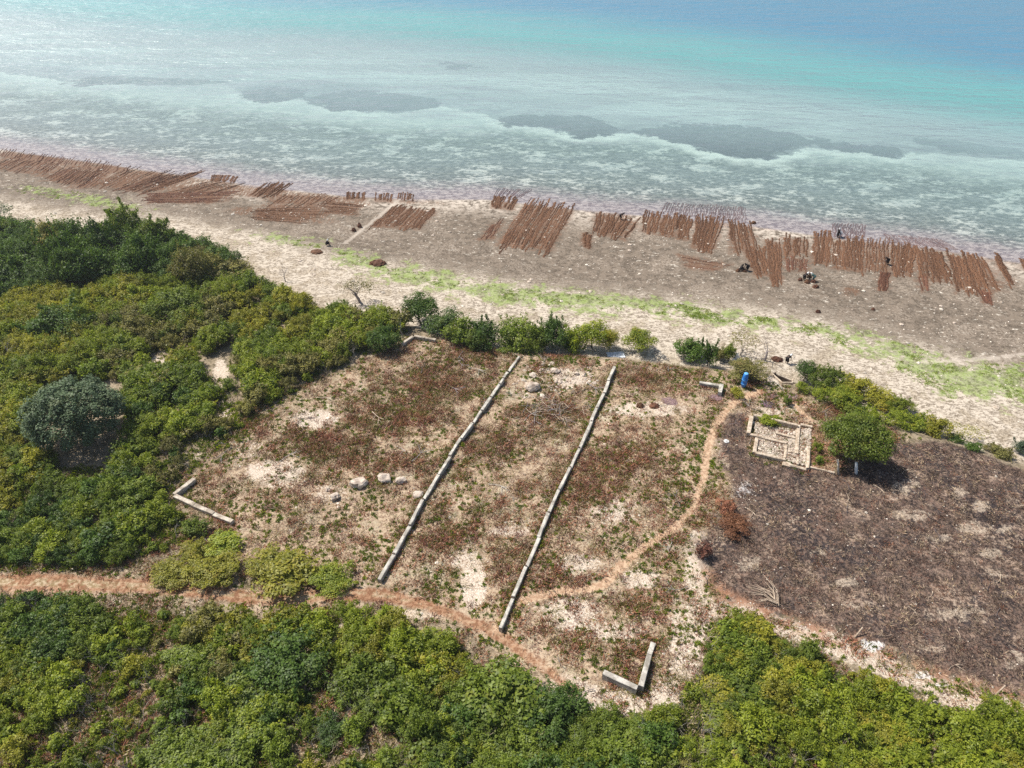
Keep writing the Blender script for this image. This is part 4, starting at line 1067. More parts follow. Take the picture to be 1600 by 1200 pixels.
# ------------------------------------------------------------------ scattering of uncountable things with geometry nodes
def scatter(name, protos, mats, x, y, z, scale, rot, idx, label, zs=None, tilt=0.0):
    col = bpy.data.collections.new(name + "_sources")
    for i, (p, m) in enumerate(zip(protos, mats)):
        o = bpy.data.objects.new(f"{name}_{i:02d}", p)
        o.data = p
        o.material_slots[0].link = 'OBJECT'; o.material_slots[0].material = m
        col.objects.link(o)
    me = bpy.data.meshes.new(name)
    n = len(x)
    me.vertices.add(n)
    me.vertices.foreach_set('co', np.stack([x, y, z], 1).astype(np.float32).ravel())
    for nm, vals in (('scl', scale), ('rotz', rot), ('tlt', rng.normal(0, 1, n) * tilt)):
        a = me.attributes.new(nm, 'FLOAT', 'POINT'); a.data.foreach_set('value', np.asarray(vals, np.float32))
    a = me.attributes.new('pick', 'INT', 'POINT'); a.data.foreach_set('value', np.asarray(idx, np.int32))
    o = put(name, me)
    ng = bpy.data.node_groups.new(name, 'GeometryNodeTree')
    ng.interface.new_socket("Geometry", in_out='INPUT', socket_type='NodeSocketGeometry')
    ng.interface.new_socket("Geometry", in_out='OUTPUT', socket_type='NodeSocketGeometry')
    N = ng.nodes; Lk = ng.links
    gi = N.new('NodeGroupInput'); go = N.new('NodeGroupOutput')
    ci = N.new('GeometryNodeCollectionInfo'); ci.inputs['Collection'].default_value = col
    ci.inputs['Separate Children'].default_value = True; ci.inputs['Reset Children'].default_value = True
    iop = N.new('GeometryNodeInstanceOnPoints'); iop.inputs['Pick Instance'].default_value = True
    def at(nm, t='FLOAT'):
        a = N.new('GeometryNodeInputNamedAttribute'); a.data_type = t; a.inputs[0].default_value = nm
        return a.outputs[0]
    cx = N.new('ShaderNodeCombineXYZ'); Lk.new(at('tlt'), cx.inputs[0]); Lk.new(at('rotz'), cx.inputs[2])
    Lk.new(gi.outputs[0], iop.inputs['Points']); Lk.new(ci.outputs[0], iop.inputs['Instance'])
    Lk.new(at('pick', 'INT'), iop.inputs['Instance Index'])
    try:
        er = N.new('FunctionNodeEulerToRotation'); Lk.new(cx.outputs[0], er.inputs[0]); Lk.new(er.outputs[0], iop.inputs['Rotation'])
    except Exception:
        Lk.new(cx.outputs[0], iop.inputs['Rotation'])
    Lk.new(at('scl'), iop.inputs['Scale'])
    Lk.new(iop.outputs[0], go.inputs[0])
    md = o.modifiers.new("scatter", 'NODES'); md.node_group = ng
    tag(o, label, kind='stuff')
    return o

# the smaller shrubs of the thickets, past the ones built singly
tones = ['dark', 'mid', 'bright', 'yellow', 'olive']
pr = []; pm = []
for cls in 'SML':
    for t in tones:
        for v in range(3):
            pr.append(PROTO[cls][v]); pm.append(M[t])
def pidx(c):
    ci = 2 if c[4] > 1.85 else (1 if c[4] > 1.0 else 0)
    return ci * 15 + tones.index(c[5]) * 3 + random.randrange(3)
R_ = rest
scatter("shrubbery", pr, pm, np.array([c[1] for c in R_]), np.array([c[2] for c in R_]), np.array([c[3] - .05 for c in R_]),
        np.array([c[4] / (2.5 if c[4] > 1.85 else 1.5 if c[4] > 1.0 else .8) for c in R_]), rng.uniform(0, 6.28, len(R_)), [pidx(c) for c in R_],
        "smaller green shrubs filling the thickets left and below the cleared plot")

# --- small tufts
def tuft(name, seed, blades, length, width, up, spread_=0.15, leafy=False):
    r = np.random.default_rng(seed)
    V = []; F = []; T = []
    for i in range(blades):
        b = np.array([r.normal(0, spread_), r.normal(0, spread_), 0.0])
        az = r.uniform(0, 6.28); el = np.clip(r.normal(up, 0.35), 0.02, 1.5)
        d = np.array([math.cos(az) * math.cos(el), math.sin(az) * math.cos(el), math.sin(el)])
        L = length * r.uniform(.5, 1.3)
        sd = np.cross(d, r.normal(0, 1, 3)); sd /= np.linalg.norm(sd); sd *= width * r.uniform(.6, 1.3)
        k = len(V)
        m = b + d * L * .55
        V += [b - sd * .35, m - sd, b + d * L, m + sd]
        F.append((k, k + 1, k + 2, k + 3)); T += [r.uniform(0, 1)] * 4
    V = np.array(V); V[:, 2] = np.maximum(V[:, 2], 0.005)
    return fast_mesh(name, V, np.array(F), M['straw'], np.array(T))
TB = [tuft("brush_tuft", 100 + i, 26, 0.30, 0.022, 0.6, 0.20) for i in range(3)]
TS = [tuft("straw_tuft", 110 + i, 14, 0.38, 0.017, 0.2, 0.25) for i in range(3)]
TG = [tuft("weed_tuft", 120 + i, 26, 0.22, 0.055, 0.7, 0.10) for i in range(3)]
TC = [tuft("char_tuft", 130 + i, 14, 0.26, 0.016, 0.7, 0.2) for i in range(3)]
def twig_mesh(seed, L=1.2):
    r = random.Random(seed)
    out = []
    def g(p, az, L, rad, lev):
        q = [p]
        for i in range(3):
            az += r.gauss(0, .25)
            q.append(q[-1] + Vector((math.cos(az) * L / 3, math.sin(az) * L / 3, r.gauss(0.02, .03))))
        out.append(tube(q, [rad, rad * .8, rad * .6, rad * .4], 3))
        if lev < 2:
            for _ in range(2): g(q[r.choice([1, 2])], az + r.choice([-1, 1]) * r.uniform(.4, .9), L * .6, rad * .6, lev + 1)
    g(Vector((-L / 2, 0, 0.08)), 0, L, 0.028, 0)
    V, F = join(out)
    return mesh_from("twig", V, F, M['drywood'])
TW = [twig_mesh(140 + i) for i in range(4)]
def pebble_mesh(seed, sq=0.6):
    bm = bmesh.new(); bmesh.ops.create_icosphere(bm, subdivisions=1, radius=1)
    r = random.Random(seed)
    for v in bm.verts: v.co *= r.uniform(.7, 1.2); v.co.z *= sq
    me = bpy.data.meshes.new("pebble"); bm.to_mesh(me); bm.free(); me.materials.append(M['pebble'])
    return me
PB = [pebble_mesh(150 + i) for i in range(4)]

def sow(poly, n, z=2.0, dens=None):
    P = flats(poly, z) if not isinstance(poly, np.ndarray) else poly
    lo = P.min(0); hi = P.max(0)
    X = rng.uniform(lo[0], hi[0], n); Y = rng.uniform(lo[1], hi[1], n)
    ok = inside(X, Y, P)
    X, Y = X[ok], Y[ok]
    px, py = project(X, Y, np.full(X.shape, z))
    ok = (px > -40) & (px < 1640) & (py < 1230)
    X, Y = X[ok], Y[ok]
    if dens is not None:
        ok = rng.uniform(0, 1, X.shape) < dens(X, Y)
        X, Y = X[ok], Y[ok]
    return X, Y

LANDP = flats([(640, 528), (760, 545), (960, 562), (1130, 580), (1240, 608), (1300, 632), (1420, 682), (1600, 738), (1680, 770), (1680, 1240), (-80, 1240), (-80, 890), (180, 888), (300, 800), (262, 772), (400, 640), (560, 568)], 2)
def clear(X, Y):
    m = (path_d(X, Y, PATH_MAIN) > 0.1) & (np.minimum(path_d(X, Y, PATH_FOOT), path_d(X, Y, PATH_BACK)) > -0.02)
    return m.astype(float)
def d_brush(X, Y):
    r = soft(X, Y, RUST); s = soft(X, Y, SAND); b = sdf(X, Y, BURN)
    n = fbm(X, Y, 0.9, 4, 201) * .6 + fbm(X, Y, 0.2, 3, 203) * .4
    return clear(X, Y) * np.clip(0.12 + 0.9 * r + 1.6 * (n - 0.45), 0.03, 1) * (1 - 0.9 * s) * sstep(0.5, -0.8, b) 
def d_straw(X, Y):
    b = sdf(X, Y, BURN); n = fbm(X, Y, 0.35, 3, 221)
    return clear(X, Y) * np.clip(0.25 + 1.6 * (n - 0.42), 0.05, 1) * (1 - 0.6 * soft(X, Y, SAND)) * (0.2 + 0.8 * sstep(0.5, -0.8, b))
def d_weed(X, Y):
    b = sdf(X, Y, BURN); n = fbm(X, Y, 0.30, 3, 231)
    edge = sstep(2.5, 0.3, np.abs(path_d(X, Y, PATH_FOOT)))
    return clear(X, Y) * np.clip(0.22 + 1.5 * (n - 0.46) + 0.25 * edge, 0.05, 1) * (1 - 0.75 * soft(X, Y, SAND)) * sstep(0.3, -0.8, b)
X, Y = sow(LANDP, 92000, 2, d_brush); n = len(X)
scatter("dry_brush", TB, [M['redbrown'], M['redbrown'], M['olive']], X, Y, hz(X, Y), rng.uniform(.6, 1.5, n), rng.uniform(0, 6.28, n), rng.integers(0, 3, n), "low reddish brown dry brush over the cleared plot")
X, Y = sow(LANDP, 60000, 2, d_straw); n = len(X)
scatter("straw_litter", TS, [M['straw']] * 3, X, Y, hz(X, Y), rng.uniform(.6, 1.5, n), rng.uniform(0, 6.28, n), rng.integers(0, 3, n), "pale straw and cut stalks lying over the cleared plot")
X, Y = sow(LANDP, 70000, 2, d_weed); n = len(X)
scatter("green_weeds", TG, [M['weed'], M['bright'], M['mid']], X, Y, hz(X, Y), rng.uniform(.35, 1.05, n) ** 1.3, rng.uniform(0, 6.28, n), rng.integers(0, 3, n), "small green weeds sprouting over the cleared plot")
X, Y = sow(BURN, 26000, 2, lambda x, y: sstep(-0.5, 0.8, sdf(x, y, BURN)) * (0.4 + 0.6 * fbm(x, y, .4, 3, 241)) * (1 - .8 * soft(x, y, ASHPALE))); n = len(X)
scatter("charred_stubble", TC + TS, [M['char']] * 3 + [M['redbrown'], M['straw'], M['char']], X, Y, hz(X, Y), rng.uniform(.5, 1.3, n), rng.uniform(0, 6.28, n), rng.choice([0, 1, 2, 3, 4, 5], n, p=[.27, .27, .2, .12, .06, .08]), "blackened stubble and ash litter over the burnt field")
X, Y = sow(PLOT, 900, 2, lambda x, y: clear(x, y) * (0.15 + 0.85 * np.maximum(soft(x, y, [(860, 640, 90, 40, 1), (680, 580, 70, 40, .8), (830, 800, 70, 30, .5)]), 0))); n = len(X)
scatter("cut_branches", TW, [M['drywood'], M['drywood'], M['palebark'], M['greybark']], X, Y, hz(X, Y) + .02, rng.uniform(.6, 1.9, n), rng.uniform(0, 6.28, n), rng.integers(0, 4, n), "pale cut branches strewn over the cleared plot")
X, Y = sow(BURN, 500, 2, lambda x, y: sstep(0, 1, sdf(x, y, BURN))); n = len(X)
scatter("charred_twigs", TW, [M['charwood'], M['charwood'], M['drywood'], M['charwood']], X, Y, hz(X, Y) + .01, rng.uniform(.4, 1.2, n), rng.uniform(0, 6.28, n), rng.integers(0, 4, n), "charred twigs scattered over the burnt field")
X, Y = sow(LANDP, 26000, 2, lambda x, y: np.clip(soft(x, y, SAND) * .9 + .08, 0, 1) * clear(x, y) + .25 * soft(x, y, ASHWHITE)); n = len(X)
scatter("pale_pebbles", PB, [M['pebble']] * 4, X, Y, hz(X, Y), rng.uniform(.02, .085, n) * (1 + 1.3 * (rng.uniform(0, 1, n) > .95)), rng.uniform(0, 6.28, n), rng.integers(0, 4, n), "small pale stones lying on the bare sand of the plot")
BEACHP = [(-60, 240), (200, 262), (560, 312), (900, 330), (1150, 352), (1600, 415), (1660, 440), (1660, 740), (1500, 690), (1400, 655), (1240, 592), (1060, 566), (860, 552), (700, 525), (560, 482), (400, 440), (200, 370), (-60, 362)]
X, Y = sow(BEACHP, 22000, 0.8, lambda x, y: np.clip(0.2 + 1.6 * (fbm(x, y, .15, 3, 251) - .42), .05, 1)); n = len(X)
scatter("coral_rubble", PB, [M['pebble'], M['rubble'], M['pebble'], M['stone']], X, Y, hz(X, Y), rng.uniform(.04, .14, n) * (1 + 1.6 * (rng.uniform(0, 1, n) > .95)), rng.uniform(0, 6.28, n), rng.integers(0, 4, n), "coral rubble and pale stones strewn over the beach")
ax_, ay_ = [], []
for P_, nn in zip(ALGAE, (2500, 16000, 7000, 14000, 3000)):
    a, b = sow(P_, nn, 0.9, lambda x, y: np.clip(1.1 * (fbm(x, y, .35, 4, 281) - .40), 0, 1)); ax_.append(a); ay_.append(b)
X = np.concatenate(ax_); Y = np.concatenate(ay_); n = len(X)
scatter("green_algae", [tuft("algae_tuft", 125 + i, 22, 0.26, 0.07, 0.15, 0.22) for i in range(3)], [M['algae'], M['bright'], M['algae']], X, Y, hz(X, Y), rng.uniform(.25, .7, n), rng.uniform(0, 6.28, n), rng.integers(0, 3, n), "bright green algae and creeping weed in a broken band along the beach")
# low plants under the thickets
X, Y = [], []
for zi, (where, poly, sp, _, pal, cover) in enumerate(ZONES):
    a, b = sow([(px, py) for px, py in poly], int(9000 if cover > .8 else 4500), 2.2)
    X.append(a); Y.append(b)
X = np.concatenate(X); Y = np.concatenate(Y)
ok = (rng.uniform(0, 1, X.shape) < np.clip(0.35 + 1.2 * (fbm(X, Y, .3, 3, 261) - .4), .1, 1)) & (path_d(X, Y, PATH_MAIN) > .3)
X, Y = X[ok], Y[ok]; n = len(X)
scatter("undergrowth", TG + TS + TB, [M['mid'], M['bright'], M['weed'], M['straw'], M['straw'], M['straw'], M['olive'], M['straw'], M['olive']], X, Y, hz(X, Y), rng.uniform(.6, 1.8, n), rng.uniform(0, 6.28, n), rng.choice(9, n, p=[.14, .17, .17, .12, .12, .12, .05, .06, .05]), "low weeds and dry grass growing under the thickets")

LINES = [[(591, 905), (661, 779), (721, 684), (811, 556)], [(781, 982), (842, 839), (905, 700), (961, 572)], [(303, 748), (270, 774), (364, 815)], [(943, 1055), (999, 1080), (1020, 1005)], [(628, 538), (646, 527), (681, 532)], [(1093, 600), (1127, 604), (1125, 615)], [(1174, 652), (1169, 684), (1182, 690), (1178, 713), (1226, 724), (1261, 738)]]
bx = []; by = []
for L in LINES:
    Q = [W(*p) for p in L]
    for a, b in zip(Q[:-1], Q[1:]):
        d = (b - a).to_2d(); n = int(d.length * 13)
        t = rng.uniform(0, 1, n); o = rng.normal(0, 1, n) * .22; o += np.sign(o) * .16
        nx, ny = -d.y / d.length, d.x / d.length
        bx.append(a.x + d.x * t + nx * o); by.append(a.y + d.y * t + ny * o)
X = np.concatenate(bx); Y = np.concatenate(by); n = len(X)
scatter("wall_foot_growth", TB + TS + TG + PB[:2], [M['redbrown'], M['olive'], M['straw'], M['straw'], M['straw'], M['redbrown'], M['weed'], M['mid'], M['bright'], M['rubble'], M['rubble']], X, Y, hz(X, Y), rng.uniform(.4, 1.3, n), rng.uniform(0, 6.28, n), rng.choice(11, n, p=[.16, .14, .12, .12, .1, .1, .1, .08, .08, 0, 0]), "dry grass and weeds banked along the foot of the low walls")
X, Y = sow([(800, 600), (825, 575), (870, 568), (925, 578), (935, 600), (900, 612), (860, 622), (815, 625)], 1500, 2, lambda x, y: np.clip(1.6 * (fbm(x, y, .5, 3, 271) - .38), 0, 1)); n = len(X)
scatter("rubble_stones", PB, [M['stone'], M['rubble'], M['stone'], M['pebble']], X, Y, hz(X, Y), rng.uniform(.06, .22, n) * (1 + (rng.uniform(0, 1, n) > .93)), rng.uniform(0, 6.28, n), rng.integers(0, 4, n), "broken stones of the rubble mound between the far ends of the long walls")
X, Y = [], []
for (where, poly, sp, _, pal, cover) in ZONES:
    a, b = sow([(px, py) for px, py in poly], 120, 2.2); X.append(a); Y.append(b)
X = np.concatenate(X); Y = np.concatenate(Y); n = len(X)
DT = [branches(950 + i, 1.9, 0.7, 3, 4, 0.045, kids=(2, 3), trunk=0.35) for i in range(3)]
scatter("dead_twigs", DT, [M['palebark'], M['greybark'], M['drywood']], X, Y, hz(X, Y), rng.uniform(.5, 1.15, n), rng.uniform(0, 6.28, n), rng.integers(0, 3, n), "bare dead twigs sticking up through the scrub", tilt=.35)

# ------------------------------------------------------------------ walls
def block_mesh(a, b, th, z0, h, seed, bev=0.04):
    """a block from a to b (2D), following the ground, cheap bevel, slightly uneven"""
    r = random.Random(seed)
    d = (b - a); L = d.length; d = d.normalized(); nrm = Vector((-d.y, d.x))
    bm = bmesh.new()
    k = max(2, int(L / 0.8))
    prev = None
    prof = [(-.5, -.35), (-.5, 1 - bev / h), (-.5 + bev / th, 1), (.5 - bev / th, 1), (.5, 1 - bev / h), (.5, -.35)]
    for i in range(k + 1):
        p = a + d * (L * i / k)
        rows = []
        for u, t in prof:
            j = r.uniform(-.018, .018)
            q = p + nrm * (u * th + j)
            rows.append(bm.verts.new((q.x, q.y, z0 + (t * h if t > 0 else t) + (r.uniform(-.03, .02) if t > .5 else 0))))
        if prev:
            for m in range(5):
                bm.faces.new((prev[m], prev[m + 1], rows[m + 1], rows[m]))
        else:
            bm.faces.new(rows)
        prev = rows
    bm.faces.new(prev[::-1])
    bmesh.ops.recalc_face_normals(bm, faces=bm.faces)
    me = bpy.data.meshes.new("wall_block")
    bm.to_mesh(me); bm.free()
    return me

def wall(name, label, pts, mat, th=0.36, heights=None, seed=0, gap=0.05, group=None, shift=True, post=False):
    """pts: joints in photograph pixels of the wall's top; blocks run from joint to joint"""
    r = random.Random(seed)
    Wp = [W(*p) for p in pts]
    e = empty(name, Wp[0])
    tag(e, label, "wall", group)
    inv = Matrix.Translation(-Wp[0])
    for i in range(len(pts) - 1):
        a, b = Wp[i], Wp[i + 1]
        h = heights[i] if heights else 0.5
        d = (b - a).to_2d().normalized(); nrm = Vector((-d.y, d.x))
        off = nrm * (r.uniform(-.07, .07) if shift else 0)
        # the traced line is the wall's top edge: draw it back to the foot along the sight line
        def foot(p):
            v = Vector((p.x, p.y, p.z - H)); k = h / (H - p.z)
            return Vector((p.x * (1 - k), p.y * (1 - k)))
        A, B = foot(a) + d * gap + off, foot(b) - d * gap + off
        z0 = (gz(A.x, A.y) + gz(B.x, B.y)) / 2
        me = block_mesh(A, B, th * r.uniform(.92, 1.08), z0, h, seed * 31 + i)
        me.materials.append(mat)
        me.transform(inv)
        put('wall_block', me, e)
        if post and i < len(pts) - 2:
            q = foot(b)
            bm = bmesh.new(); bmesh.ops.create_cube(bm, size=1, matrix=Matrix.Translation(Vector((q.x, q.y, z0 + h * .4))) @ Matrix.Rotation(math.atan2(d.y, d.x), 4, 'Z') @ Matrix.Diagonal((.16, th * .55, h * .8 + .3, 1)))
            m2 = bpy.data.meshes.new("joint_shade_fill"); bm.to_mesh(m2); bm.free(); m2.materials.append(M['hole']); m2.transform(inv)  # dark block at each joint, coloured to stand in for a shaded pocket
            put('joint_shade_fill', m2, e)
    return e
WG = "low cement walls of the cleared plot"
wall("boundary_wall", "long low stepped cement wall, the left of the two crossing the cleared plot",
     [(591, 905), (615, 865), (640, 820), (661, 779), (685, 741), (703, 712), (721, 684), (739, 661), (753, 640), (767, 620), (781, 599), (787, 590), (794, 580), (811, 556)], M['wall'],
     0.33, [.55, .5, .6, .45, .62, .42, .66, .42, .62, .4, .62, .3, .3, .45], 3, 0.04, WG, True, True)
wall("boundary_wall", "long low stepped cement wall, the right of the two crossing the cleared plot",
     [(781, 982), (801, 932), (822, 884), (842, 839), (858, 800), (874, 764), (891, 730), (905, 700), (924, 658), (933, 637), (944, 613), (951, 594), (961, 572)], M['wall'],
     0.33, [.5, .45, .4, .55, .45, .58, .42, .5, .55, .62, .52, .62, .45], 4, 0.04, WG, True, True)
wall("corner_wall", "L-shaped weathered corner wall beside the dark scrub on the plot's left side", [(303, 746), (271, 772)], M['wallold'], 0.42, [.55], 5, 0.02, WG)
e = bpy.data.objects["corner_wall"]
def extra_blocks(e, pts, heights, mat, th, seed):
    w2 = wall("tmp", "tmp", pts, mat, th, heights, seed, 0.03)
    for ch in list(w2.children):
        ch.data.transform(Matrix.Translation(w2.location - e.location))
        ch.parent = e
    bpy.data.objects.remove(w2)
extra_blocks(e, [(272, 774), (303, 788), (334, 801), (364, 813)], [.5, .5, .48], M['wallold'], 0.42, 6)
e = wall("corner_wall", "L-shaped cement corner wall, nearest to the bottom of the photo", [(943, 1049), (996, 1074)], M['wall'], 0.42, [.8], 7, 0.0, WG, False)
extra_blocks(e, [(1001, 1072), (1014, 1022), (1020, 1003)], [.75, .35], M['wall'], 0.40, 8)
e = wall("corner_wall", "L-shaped corner wall at the far left corner of the plot by the hedge", [(628, 536), (645, 525)], M['wallold'], 0.40, [.5], 9, 0.0, WG, False)
extra_blocks(e, [(647, 524), (664, 527), (681, 530)], [.5, .45], M['wallold'], 0.40, 10)
e = wall("corner_wall", "short pale L-shaped corner wall left of the blue drum", [(1093, 597), (1125, 602)], M['wall'], 0.42, [.5], 11, 0.0, WG, False)
extra_blocks(e, [(1128, 600), (1125, 613)], [.62], M['wall'], 0.45, 12)

# --- ruined foundation
ru = W(1215, 690)
e = empty("ruined_foundation", ru)
tag(e, "roofless stone foundation of a small house with rubble filled rooms beside the shade tree", "ruin")
def ruin_wall(p, q, h, th=0.34, sd=0):
    a = W(*p); b = W(*q)
    me = block_mesh(a.to_2d(), b.to_2d(), th * .9, (a.z + b.z) / 2, h * .75, sd, 0.06)
    me.materials.append(M['ruin']); me.transform(Matrix.Translation(-ru))
    put('wall', me, e)
for i, (p, q, h, th) in enumerate([((1175, 655), (1245, 671), .95, .34), ((1173, 656), (1168.5, 682), .75, .5), ((1171, 682), (1182, 685), .6, .36), ((1184, 684), (1228, 695), .45, .36),
        ((1212, 680), (1243, 687), .5, .34), ((1182, 688), (1178, 710), .5, .42), ((1180, 711), (1225, 722), .6, .36), ((1228, 698), (1226, 718), .4, .34), ((1247, 668), (1244, 712), .5, .42),
        ((1230, 707), (1242, 709), .4, .3), ((1250, 666), (1268, 670), .5, .36), ((1263, 704), (1261, 735), .5, .36), ((1233, 728), (1259, 735), .35, .36), ((1265, 731), (1303, 740), .3, .3), ((1229, 724), (1228, 730), .3, .9), ((1246, 716), (1246, 728), .35, .25)]):
    ruin_wall(p, q, h, th, 300 + i)
X, Y = sow([(1178, 662), (1244, 676), (1266, 672), (1263, 733), (1228, 724), (1182, 712)], 9000, 2)
n = len(X)
rb = scatter("rubble", PB, [M['rubble'], M['pebble'], M['rubble'], M['stone']], X - ru.x, Y - ru.y, hz(X, Y) - ru.z + rng.uniform(0, .12, n), rng.uniform(.05, .15, n), rng.uniform(0, 6.28, n), rng.integers(0, 4, n), "broken coral stones filling the rooms")
rb.parent = e
# a white block in the corner
def box(name, loc, size, mat, parent=None, rz=0, bev=0.02):
    bm = bmesh.new(); bmesh.ops.create_cube(bm, size=1)
    for v in bm.verts: v.co = Vector((v.co.x * size[0], v.co.y * size[1], v.co.z * size[2]))
    if bev: bmesh.ops.bevel(bm, geom=list(bm.edges), offset=bev, segments=2, affect='EDGES')
    me = bpy.data.meshes.new(name); bm.to_mesh(me); bm.free(); me.materials.append(mat)
    return put(name, me, parent, loc, (0, 0, rz))

# --- stone pit
pc = PIT.mean(0); pz = gz(*pc)
e = empty("stone_pit", (pc[0], pc[1], pz))
tag(e, "open stone-lined pit with a dark shadowed inside at the top of the bank", "pit")
for i in range(5):
    a = Vector(PIT[i]); b = Vector(PIT[(i + 1) % 5])
    za = (gz(*a) + gz(*b)) / 2
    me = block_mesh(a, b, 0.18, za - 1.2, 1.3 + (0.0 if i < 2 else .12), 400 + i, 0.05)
    me.materials.append(M['ruin'] if i >= 2 else M['hole']); me.transform(Matrix.Translation((-pc[0], -pc[1], -pz)))  # far walls take the dark stone, the pit's inner shade painted in
    put('wall', me, e)

# ------------------------------------------------------------------ boulders
def boulder(seed, rx, ry, rz, sub=3, rough=0.30):
    bm = bmesh.new(); bmesh.ops.create_icosphere(bm, subdivisions=sub, radius=1)
    r = np.random.default_rng(seed)
    cuts = [(lambda d: (d / np.linalg.norm(d), r.uniform(.55, .85)))(r.normal(0, 1, 3)) for _ in range(9)]
    from mathutils import noise as mn
    off = Vector((seed * 3.1, seed * 1.7, seed))
    for v in bm.verts:
        p = np.array(v.co)
        for d, t in cuts:
            k = p @ d
            if k > t: p = p - d * (k - t) * .9
        p = Vector(p)
        p *= 1 + rough * mn.fractal(p * 1.8 + off, 1.0, 2.0, 4) * .8
        v.co = Vector((p.x * rx, p.y * ry, p.z * rz + rz * .45))
    me = bpy.data.meshes.new("boulder"); bm.to_mesh(me); bm.free(); me.materials.append(M['stone'])
    return me
BG = "limestone boulders on the cleared plot"
for i, (lb, px, py, wx_, hh, rz_) in enumerate([
    ("biggest pale limestone boulder in the row left of the long wall", 560, 757, 30, 1.0, .4), ("flat-topped limestone boulder in the middle of the row left of the long wall", 602, 750, 27, .9, -.4),
    ("rounded grey-pink boulder at the right of the pair left of the long wall", 627, 752, 19, .8, .2), ("low pale boulder lying right against the left long wall", 652, 775, 20, .6, .3),
    ("jagged white boulder at the left end of the boulder row", 523, 779, 20, .8, 1.0), ("smallest round white stone behind the jagged boulder", 512, 766, 9, .45, .6),
    ("slab-like boulder with a dark crack in the rubble between the long walls", 832, 608, 28, 1.0, .5), ("boulder with a shaded hollow at the top of the rubble between the long walls", 867, 581, 16, .7, .1),
    ("pale stone left of the rubble top, near the left long wall", 834, 588, 12, .5, .9), ("small white stone above the rubble, left of a similar one", 901, 585, 9, .5, .4),
    ("small white stone above the rubble, nearest to the right long wall", 913, 587, 8, .5, .8), ("small pale stone under the shaded boulder in the rubble", 869, 597, 8, .4, 1.2)]):
    p = W(px, py); R = wx_ / pxm(p) / 2
    o = put("boulder", boulder(i + 1, R, R * .8, hh * .6), None, (p.x, p.y, p.z - .08), (0, 0, rz_))
    tag(o, lb, "boulder", BG)

# ------------------------------------------------------------------ seaweed rows
def row_mesh(seed, n=70, wid=0.17, lum=0.09, ln=10.0):
    """ten metres of seaweed on a line, lying along x from 0 to 10"""
    r = random.Random(seed)
    V = []; F = []
    for i in range(n):
        if r.random() < .03: continue
        x = ln * (i + r.random()) / n
        w_ = wid * r.uniform(.5, 1.35); h_ = lum * r.uniform(.5, 1.4); l_ = ln / n * r.uniform(.9, 1.5)
        y = r.gauss(0, .035) + (.08 * math.sin(x * .9 + seed) + .04 * math.sin(x * 2.3 + seed * 2)) * ln / 10
        k = len(V)
        V += [(x - l_, y, .0), (x, y - w_, -.01), (x + l_, y, .0), (x, y + w_, -.01), (x + r.gauss(0, .03), y + r.gauss(0, .03), h_)]
        F += [(k, k + 1, k + 4), (k + 1, k + 2, k + 4), (k + 2, k + 3, k + 4), (k + 3, k, k + 4)]
    return mesh_from("seaweed_row", V, F, M['kelp'])
ROWS = [row_mesh(500 + i) for i in range(5)]
ROWT = [row_mesh(510 + i, 60, 0.085, 0.06) for i in range(3)]
ROWS3 = [row_mesh(520 + i, 22, 0.20, 0.09, 3.0) for i in range(3)]
ROWT3 = [row_mesh(530 + i, 20, 0.11, 0.06, 3.0) for i in range(3)]
PLG = "plots of brown seaweed grown in rows along the waterline"
def seaweed(label, TL, TR, BR, BL, n, mat='kelp', thin=False, drop=0.08, jit=0.16, z=None):
    n = round(n * (1.0 if n < 5 else 1.6 if TL[0] < 560 else 1.3))
    c = W((TL[0] + BR[0]) / 2, (TL[1] + BR[1]) / 2)
    e = empty("seaweed_plot", c)
    tag(e, label, "seaweed plot", PLG)
    for i in range(n):
        if random.random() < drop: continue
        t = (i + .5 + random.uniform(-.3, .3)) / n; t2 = t + random.uniform(-.35, .35) / n
        if random.random() < .12: u_cut = random.uniform(.2, .45)
        else: u_cut = 0
        u0 = random.uniform(-jit, jit) * .8; u1 = random.uniform(-jit, jit) - u_cut
        a = (TL[0] + (TR[0] - TL[0]) * t, TL[1] + (TR[1] - TL[1]) * t)
        b = (BL[0] + (BR[0] - BL[0]) * t2, BL[1] + (BR[1] - BL[1]) * t2)
        A = W(a[0] + (b[0] - a[0]) * u0, a[1] + (b[1] - a[1]) * u0)
        B = W(b[0] + (b[0] - a[0]) * u1, b[1] + (b[1] - a[1]) * u1)
        d = B - A; L = d.length
        # straight in plan; the slope is slight
        o = put('seaweed_row', random.choice((ROWT3 if thin else ROWS3) if L < 5 else (ROWT if thin else ROWS)), e, A - c + Vector((0, 0, .02)), (0, -math.asin(max(-1, min(1, d.z / L))), math.atan2(d.y, d.x)), (L / (3 if L < 5 else 10), random.uniform(.65, 1.5), random.uniform(.6, 1.2)), M[mat])
    return e
for a in PLOTS:
    seaweed(*a)

